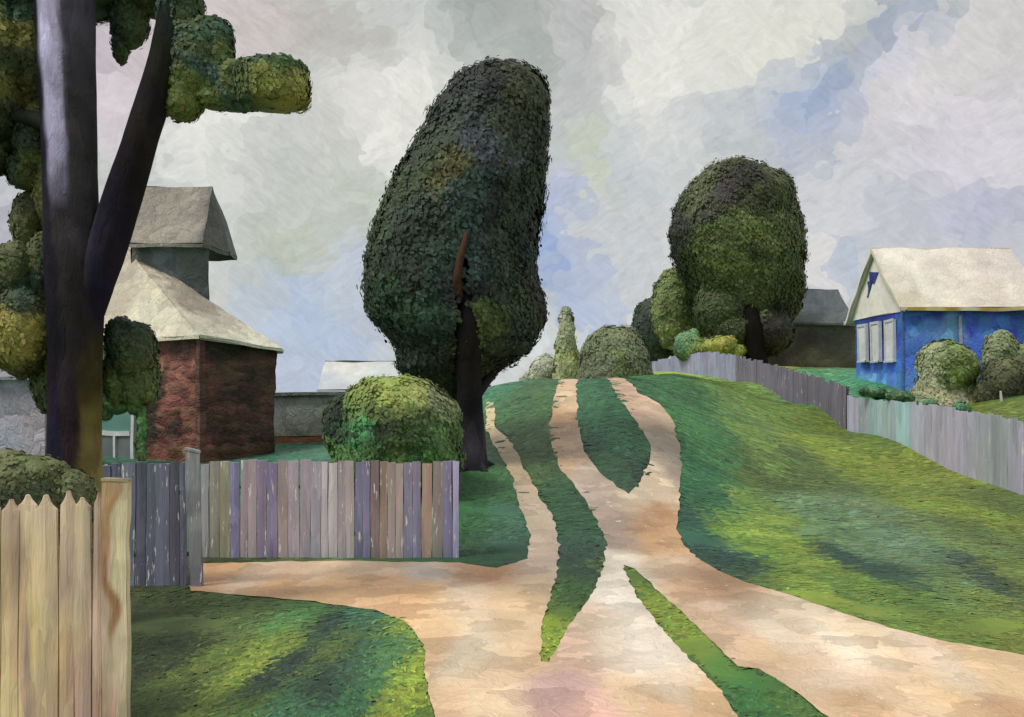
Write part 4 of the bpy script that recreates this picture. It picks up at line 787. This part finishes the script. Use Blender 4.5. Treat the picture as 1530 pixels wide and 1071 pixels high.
# round tree on the hill
D3 = 53.0
ht = thing('round_tree', 'large round olive green tree on the hilltop behind the mauve fence', 'tree', (at(1130, 0, D3)[0], D3, g1(at(1130, 0, D3)[0], D3)))
HC = Patches([(1060, 260, '#4a5432'), (1100, 245, '#454c2c'), (1140, 260, '#454c30'), (1100, 275, '#2f302a'), (1080, 290, '#332f30'), (1030, 290, '#4c5434'), (1060, 310, '#3c4030'), (1120, 310, '#3a4028'), (1160, 290, '#4a5236'), (1190, 320, '#55603c'), (1015, 330, '#2c3028'), (1012, 370, '#25271f'), (1040, 350, '#33381f'), (1070, 340, '#55622c'), (1110, 345, '#5c6a2c'), (1150, 350, '#4c5830'), (1185, 370, '#47502e'), (1060, 370, '#4f5c28'), (1100, 375, '#2c331f'), (1120, 385, '#3a4222'), (1140, 370, '#66703a'), (1040, 400, '#30381f'), (1070, 400, '#55642a'), (1110, 410, '#4a5a26'), (1160, 400, '#3f4a26'), (1190, 410, '#5a6638'), (1060, 440, '#36431f'), (1100, 440, '#3f4a22'), (1150, 440, '#3c4424'), (1180, 440, '#3c4424'), (1060, 480, '#33401f'), (1090, 470, '#2f3a20'), (1120, 480, '#27271f'), (1150, 480, '#2a2a22'), (1080, 500, '#3a4622'), (1130, 510, '#201f1c')], D3, warp=.5, jitter=.2)
mb = MB(); crown(mb, D3, [[(240, 1100, 14), (247, 1100, 36), (262, 1098, 58), (285, 1098, 80), (315, 1100, 92), (350, 1100, 97), (385, 1104, 95), (420, 1112, 85), (455, 1116, 74), (485, 1112, 62), (510, 1112, 45), (528, 1118, 22)], ell(1025, 350, 25, 48), ell(1075, 468, 44, 48), ell(1165, 420, 33, 70), ell(1140, 480, 32, 34), ell(1085, 385, 50, 50), ell(1125, 300, 55, 45), ell(1136, 498, 40, 36), ell(1090, 497, 40, 34)], 17000, 5.2, HC, dn=.85, lump=.12, seed=31, lim=[0, -.3, -1.0, -.5, -1.0, -1.2, -1.0, -1.3, -1.2]); mb.build('crown', M['leaf_far'], ht)
mb = MB(); X3 = at(1130, 0, D3 - 2.2)[0]
tube(mb, [(X3, D3 - 2.2, g1(X3, D3 - 2.2) - .3), at(1128, 520, D3 - 2.2), at(1124, 480, D3 - 2.2), at(1112, 420, D3 - 1), at(1104, 340, D3)], np.array([20, 15, 12, 9, 5]) * D3 / F, Flat('#141210', .2), seg=12)
for pts in ([at(1124, 490, D3 - 2.1), at(1155, 450, D3 - 1.5), at(1175, 400, D3 - .8)], [at(1124, 490, D3 - 2.1), at(1090, 450, D3 - 1.8), at(1060, 410, D3 - 1)]): tube(mb, pts, np.array([8, 6, 3]) * D3 / F, Flat('#141210', .2), seg=8)
mb.build('trunk', M['bark'], ht)

bush('small_tree', 'yellow green oval tree left of the round hilltop tree', 'tree', 55.5, [ell(1006, 462, 34, 62), ell(1025, 490, 24, 45)], 3500, 5.2, [(1000, 410, '#66743c'), (990, 450, '#6f7c44'), (1010, 440, '#5c6c38'), (1000, 490, '#747c48'), (1015, 500, '#66703c'), (985, 470, '#5c6c3c'), (1005, 520, '#6a7450')], seed=33, stem=.15)
bush('small_tree', 'dark blue green oval tree at the end of the far fence', 'tree', 56.5, [ell(974, 493, 32, 48), ell(982, 510, 24, 34)], 3000, 5.0, [(960, 470, '#2f3c34'), (975, 455, '#3a4638'), (955, 495, '#2c3a36'), (975, 500, '#2c3632'), (990, 520, '#343c36'), (965, 520, '#313e3a')], seed=34, stem=.15)
bush('bush', 'grey olive rounded bush at the top of the lane', 'bush', 39.0, [[(489, 918, 12), (494, 917, 30), (508, 917, 42), (530, 919, 50), (555, 919, 55), (585, 919, 58)]], 4200, 5.4, [(910, 500, '#6c7450'), (930, 510, '#747c58'), (890, 530, '#6a7250'), (920, 540, '#62703c'), (945, 540, '#70785a'), (885, 560, '#737a5c'), (920, 565, '#5c683c'), (955, 565, '#6a7252')], seed=35)
bush('slender_tree', 'slim pale yellow green conifer rising beyond the lane crest', 'tree', 58.0, [[(460, 845, 3), (475, 845, 10), (500, 846, 14), (530, 847, 16), (560, 847, 21), (590, 847, 26)]], 2600, 5.0, [(845, 470, '#a3a890'), (845, 500, '#9aa07c'), (850, 530, '#98a060'), (840, 550, '#949a68'), (850, 565, '#8a9060')], seed=36, stem=.12)
bush('bush', 'pale grey green bush beside the slim conifer beyond the crest', 'bush', 60.0, [ell(815, 560, 26, 30), ell(862, 565, 22, 24), ell(795, 572, 20, 18)], 2600, 5.0, [(810, 540, '#9aa08a'), (820, 560, '#848a68'), (800, 565, '#8c9474'), (860, 555, '#9aa092'), (865, 570, '#868c70')], seed=37)
bush('flowering_shrub', 'low shrub with bright yellow blooms and teal leaves on the crest', 'shrub', 50.2, [ell(1030, 518, 24, 22), ell(1078, 517, 24, 15), ell(1055, 520, 24, 14), ell(1100, 524, 14, 10), ell(1037, 502, 9, 11)], 3600, 4.6, [(1015, 515, '#52745a'), (1030, 505, '#648a5c'), (1036, 490, '#5c8458'), (1045, 515, '#7c9a48'), (1060, 520, '#8a9034'), (1075, 505, '#7c8a40'), (1080, 518, '#b8b028'), (1095, 520, '#9a9830'), (1070, 525, '#a8a428'), (1100, 525, '#8a9a34')], seed=38, lump=.2)
# garden bushes by the blue house
bush('garden_bush', 'pale green tapering bush in front of the blue house wall', 'bush', 32.5, [[(511, 1408, 12), (518, 1408, 24), (540, 1412, 38), (565, 1416, 44), (590, 1418, 52), (612, 1418, 55)], ell(1415, 550, 34, 34)], 4200, 6, [(1395, 520, '#8a9468'), (1415, 525, '#66783a'), (1410, 550, '#5f7430'), (1425, 560, '#66762f'), (1390, 560, '#97a078'), (1445, 560, '#8c966c'), (1455, 590, '#a3a67c'), (1420, 595, '#a8aa80'), (1380, 595, '#a0a578')], seed=41, lim=[0, -.6])
bush('garden_bush', 'grey green bush half hidden at the right edge by the blue wall', 'bush', 34.0, [ell(1495, 530, 26, 36), ell(1525, 550, 26, 36), ell(1560, 540, 24, 34)], 3200, 6, [(1490, 505, '#7f8a62'), (1500, 525, '#69784c'), (1485, 540, '#8a9270'), (1520, 530, '#7c875c'), (1540, 540, '#76824e')], seed=42)
bush('garden_bush', 'dark olive bush at the right edge above the pale fence', 'bush', 31.0, [ell(1500, 572, 34, 38), ell(1530, 570, 30, 42), ell(1565, 580, 34, 40), ell(1480, 590, 22, 26)], 3600, 6, [(1480, 560, '#454a30'), (1500, 545, '#525834'), (1520, 560, '#34382a'), (1490, 585, '#3c3c2c'), (1530, 590, '#40442c'), (1510, 600, '#4a4f30')], seed=43)
for i, (px, py, w, h, c, lab) in enumerate(((1303, 586, 18, 8, '#3f6a48', 'low dark green tuft under the blue house corner by the fence post'), (1345, 592, 18, 8, '#456a46', 'low green tuft along the fence between house corner and pale bush'), (1385, 603, 14, 8, '#4f8058', 'low teal green tuft at the foot of the pale tapering bush'), (1436, 610, 11, 8, '#3f7854', 'small teal tuft on the pale fence right of the tapering bush'))):
    d = (30.6, 28.6, 26.6, 24.2)[i]
    bush('low_shrub', lab, 'shrub', d, [ell(px, py, w, h), ell(px + w * .6, py + 3, w * .6, h * .8)], 900, 5, [(px - 8, py, c), (px + 12, py - 4, '#5a8058'), (px + 20, py + 5, c)], seed=50 + i, group='low shrubs along the pale fence', stem=0)
st = thing('garden_stake', 'short whitish stake standing in front of the dark olive bush', 'stake', (at(1497, 0, 29.6)[0], 29.6, g1(at(1497, 0, 29.6)[0], 29.6)))
mb = MB(); p = at(1497, 0, 29.6); tube(mb, [(p[0], 29.6, st.location.z - .1), at(1496, 595, 29.6), at(1495, 584, 29.6)], [.05, .045, .03], Flat('#b8bab0'), seg=8); mb.build('stick', M['trim'], st)
bush('leafy_shrub', 'light green shrub spilling over the white porch window frame', 'shrub', 26.4, [ell(175, 600, 26, 20), ell(212, 645, 8, 52), ell(158, 612, 14, 16), ell(202, 602, 14, 18)], 1500, 6, [(160, 590, '#5f8a48'), (180, 600, '#55703a'), (200, 600, '#5f7a3c'), (212, 640, '#5c8a48'), (210, 670, '#6a8a4c')], seed=61, mat='leaf', stem=0)

# ------------------------------------------------------------------ sky: broken cloud over a daylight sky
W_ = bpy.data.worlds.new('World'); S.world = W_; W_.use_nodes = True
nt = W_.node_tree; N = nt.nodes; L = nt.links; N.clear()
SUN_EL, SUN_AZ = math.radians(54), math.radians(235)   # azimuth from +Y toward +X
wo = N.new('ShaderNodeOutputWorld'); bg = N.new('ShaderNodeBackground'); L.new(bg.outputs[0], wo.inputs[0]); bg.inputs['Strength'].default_value = .1
sky = N.new('ShaderNodeTexSky'); sky.sky_type = 'NISHITA'; sky.sun_disc = False; sky.sun_elevation = SUN_EL; sky.sun_rotation = SUN_AZ
tc = N.new('ShaderNodeTexCoord')
def noise(scale, detail, vec, rough=.55):
    n = N.new('ShaderNodeTexNoise'); n.inputs['Scale'].default_value = scale; n.inputs['Detail'].default_value = detail; n.inputs['Roughness'].default_value = rough; L.new(vec, n.inputs['Vector']); return n
def vm(op, a, b=None, c=None):
    n = N.new('ShaderNodeVectorMath'); n.operation = op
    for i, v in enumerate((a, b, c)):
        if v is None: continue
        if isinstance(v, tuple): n.inputs[i].default_value = v
        else: L.new(v, n.inputs[i])
    return n
def mth(op, a, b=None, c=None):
    n = N.new('ShaderNodeMath'); n.operation = op
    for i, v in enumerate((a, b, c)):
        if v is None: continue
        if isinstance(v, (int, float)): n.inputs[i].default_value = v
        else: L.new(v, n.inputs[i])
    return n.outputs[0]
D = tc.outputs['Generated']
n1 = noise(7, 3, D); n2 = noise(34, 2, D)
w1 = vm('MULTIPLY_ADD', vm('SUBTRACT', n1.outputs['Color'], (.5, .5, .5)).outputs[0], (.13, .13, .13), D).outputs[0]
w2 = vm('MULTIPLY_ADD', vm('SUBTRACT', n2.outputs['Color'], (.5, .5, .5)).outputs[0], (.035, .035, .035), w1).outputs[0]
vor = N.new('ShaderNodeTexVoronoi'); vor.inputs['Scale'].default_value = 34; L.new(vm('MULTIPLY_ADD', vm('SUBTRACT', n2.outputs['Color'], (.5, .5, .5)).outputs[0], (.05, .05, .05), w1).outputs[0], vor.inputs['Vector'])
vsp = N.new('ShaderNodeSeparateColor'); L.new(vor.outputs['Color'], vsp.inputs[0])
fvo = N.new('ShaderNodeTexVoronoi'); fvo.inputs['Scale'].default_value = 85; L.new(w2, fvo.inputs['Vector']); fsp = N.new('ShaderNodeSeparateColor'); L.new(fvo.outputs['Color'], fsp.inputs[0])
dm = N.new('ShaderNodeMix'); dm.data_type = 'VECTOR'; dm.inputs[0].default_value = .72; L.new(w2, dm.inputs[4]); L.new(vor.outputs['Position'], dm.inputs[5]); w2 = dm.outputs[1]
base = N.new('ShaderNodeValToRGB'); bn = noise(5.5, 3, w2); L.new(bn.outputs['Fac'], base.inputs[0])
cr = base.color_ramp; cr.elements[0].position = .30; cr.elements[0].color = (*hexlin('#b4bac6'), 1); cr.elements[1].position = .62; cr.elements[1].color = (*hexlin('#d0d0d0'), 1)
el = cr.elements.new(.46); el.color = (*hexlin('#c2c6c4'), 1)
cur = base.outputs['Color']
SKY = [(190, 90, 90, '#c4b8c2', .9), (165, 150, 45, '#d4ccd2', .9), (0, 310, 60, '#acaab8', .9), (340, 40, 120, '#cfc5c6', .9), (470, 40, 90, '#b8b6ae', .8), (330, 215, 95, '#e8e8e4', .95), (480, 190, 100, '#ccccc8', .85), (390, 300, 110, '#c0c4c0', .8), (360, 420, 80, '#c6cac8', .8), (440, 370, 70, '#b6bcac', .8), (440, 470, 80, '#b0bed6', .9), (500, 540, 110, '#acbbd8', .9), (420, 555, 60, '#b4c0d6', .9), (560, 300, 90, '#c0c6ba', .8), (540, 430, 60, '#bcc6d4', .8), (590, 150, 90, '#e4e4de', .9), (745, 45, 80, '#a4aaa6', .9), (780, 15, 40, '#9aa09c', .8), (850, 30, 70, '#b6b8b6', .8), (870, 110, 70, '#bbbcbe', .8), (880, 250, 80, '#c6ccba', .95), (838, 330, 50, '#aab6d6', .9), (825, 280, 34, '#c0c0d6', .8), (832, 400, 52, '#94a8d2', .95), (872, 440, 58, '#92a5d2', .95), (905, 460, 40, '#a8b6d8', .9), (800, 500, 40, '#ccd4de', .9), (770, 545, 45, '#d2d8dc', .9), (900, 490, 60, '#b4c0d8', .8), (925, 380, 80, '#c6cad0', .8), (960, 250, 80, '#b8bfc8', .8), (1040, 150, 130, '#dcdddc', .95), (1010, 60, 100, '#e6e6e0', .95), (1150, 60, 110, '#dcdcd4', .95), (1100, 200, 70, '#b9bfc4', .7), (1190, 160, 60, '#b4bcc8', .9), (1230, 140, 50, '#a4b2cf', .85), (1272, 135, 42, '#8fa2cc', .7), (1305, 108, 30, '#93a4cc', .9), (1190, 185, 38, '#a6b2cc', .9), (1200, 230, 60, '#b4bac8', .9), (1290, 80, 60, '#a6aeb4', .9), (1345, 45, 60, '#96a2b4', .95), (1375, 20, 45, '#9aa6b8', .9), (1325, 100, 35, '#a4b0cc', .9), (1420, 130, 110, '#e0dce0', .95), (1500, 60, 90, '#cfcdcc', .9), (1450, 250, 120, '#d2ced8', .9), (1320, 230, 80, '#cac9d0', .8), (1250, 320, 80, '#cfcfd4', .8), (1275, 400, 45, '#b0bacc', .9), (1360, 325, 70, '#bdbfcc', .8), (1480, 335, 70, '#b4b6ca', .9), (1215, 410, 45, '#d8d6d6', .9)]
for px, py, r_, h, k in SKY:
    v = np.array([(px - HX) / F, 1, (HY - py) / F]); v /= np.linalg.norm(v)
    dn_ = vm('DISTANCE', w2, tuple(v)).outputs['Value']
    mr = N.new('ShaderNodeMapRange'); mr.interpolation_type = 'SMOOTHSTEP'; L.new(dn_, mr.inputs[0])
    mr.inputs[1].default_value = r_ / F * 1.35; mr.inputs[2].default_value = r_ / F * .35; mr.inputs[3].default_value = 0; mr.inputs[4].default_value = k
    mx = N.new('ShaderNodeMix'); mx.data_type = 'RGBA'; L.new(mr.outputs[0], mx.inputs[0]); L.new(cur, mx.inputs[6]); mx.inputs[7].default_value = (*hexlin(h), 1)
    cur = mx.outputs[2]
# brush-like grain of the cloud
def hatch(deg, sc, seed):
    m_ = N.new('ShaderNodeMapping'); m_.inputs['Rotation'].default_value = (0, math.radians(deg), 0); m_.vector_type = 'TEXTURE'; m_.inputs['Scale'].default_value = (1 / (sc * .2), 1 / (sc * .5), 1 / sc); m_.inputs['Location'].default_value = (seed, seed * 2, seed)
    a_ = vm('MULTIPLY_ADD', vm('SUBTRACT', n2.outputs['Color'], (.5, .5, .5)).outputs[0], (.012, .012, .012), D).outputs[0]
    L.new(a_, m_.inputs[0]); return noise(1, 4, m_.outputs[0], .7).outputs['Fac']
sel = N.new('ShaderNodeMapRange'); L.new(noise(9, 1, w2).outputs['Fac'], sel.inputs[0]); sel.inputs[1].default_value = .44; sel.inputs[2].default_value = .56
hm_ = N.new('ShaderNodeMix'); L.new(sel.outputs[0], hm_.inputs[0]); L.new(hatch(38, 210, 3), hm_.inputs[2]); L.new(hatch(-28, 210, 8), hm_.inputs[3])
fac = mth('ADD', mth('MULTIPLY_ADD', hm_.outputs[0], .42, .79), mth('ADD', mth('MULTIPLY_ADD', vsp.outputs[0], .07, -.035), mth('MULTIPLY_ADD', fsp.outputs[0], .07, -.035)))
hv = N.new('ShaderNodeHueSaturation'); L.new(cur, hv.inputs['Color']); L.new(fac, hv.inputs['Value'])
CLOUD_GAIN = 9.1
gain = vm('MULTIPLY', hv.outputs['Color'], (CLOUD_GAIN * 1.015, CLOUD_GAIN, CLOUD_GAIN * .965))
mx = N.new('ShaderNodeMix'); mx.data_type = 'RGBA'; mx.inputs[0].default_value = .93; L.new(sky.outputs[0], mx.inputs[6]); L.new(gain.outputs[0], mx.inputs[7])
L.new(mx.outputs[2], bg.inputs['Color'])

sun = bpy.data.lights.new('sun', 'SUN'); sun.energy = 1.9; sun.angle = math.radians(18); sun.color = (1, .95, .87)
so = bpy.data.objects.new('sun', sun); COL.objects.link(so)
sd = Vector((math.sin(SUN_AZ) * math.cos(SUN_EL), math.cos(SUN_AZ) * math.cos(SUN_EL), math.sin(SUN_EL)))
so.rotation_euler = sd.to_track_quat('Z', 'Y').to_euler(); so.location = sd * 60

cam = bpy.data.cameras.new('camera'); cam.sensor_width = 36; cam.sensor_fit = 'HORIZONTAL'; cam.lens = 36 * F / 1530; cam.shift_y = (HY - 535.5) / 1530; cam.clip_end = 6000; cam.clip_start = .05
co = bpy.data.objects.new('camera', cam); COL.objects.link(co); co.location = (0, 0, EYE); co.rotation_euler = (math.radians(90), 0, 0); S.camera = co

S.view_settings.view_transform = 'Standard'; S.view_settings.look = 'None'; S.view_settings.exposure = .2; S.view_settings.gamma = 1
S.cycles.max_bounces = 4; S.cycles.diffuse_bounces = 2; S.cycles.glossy_bounces = 2
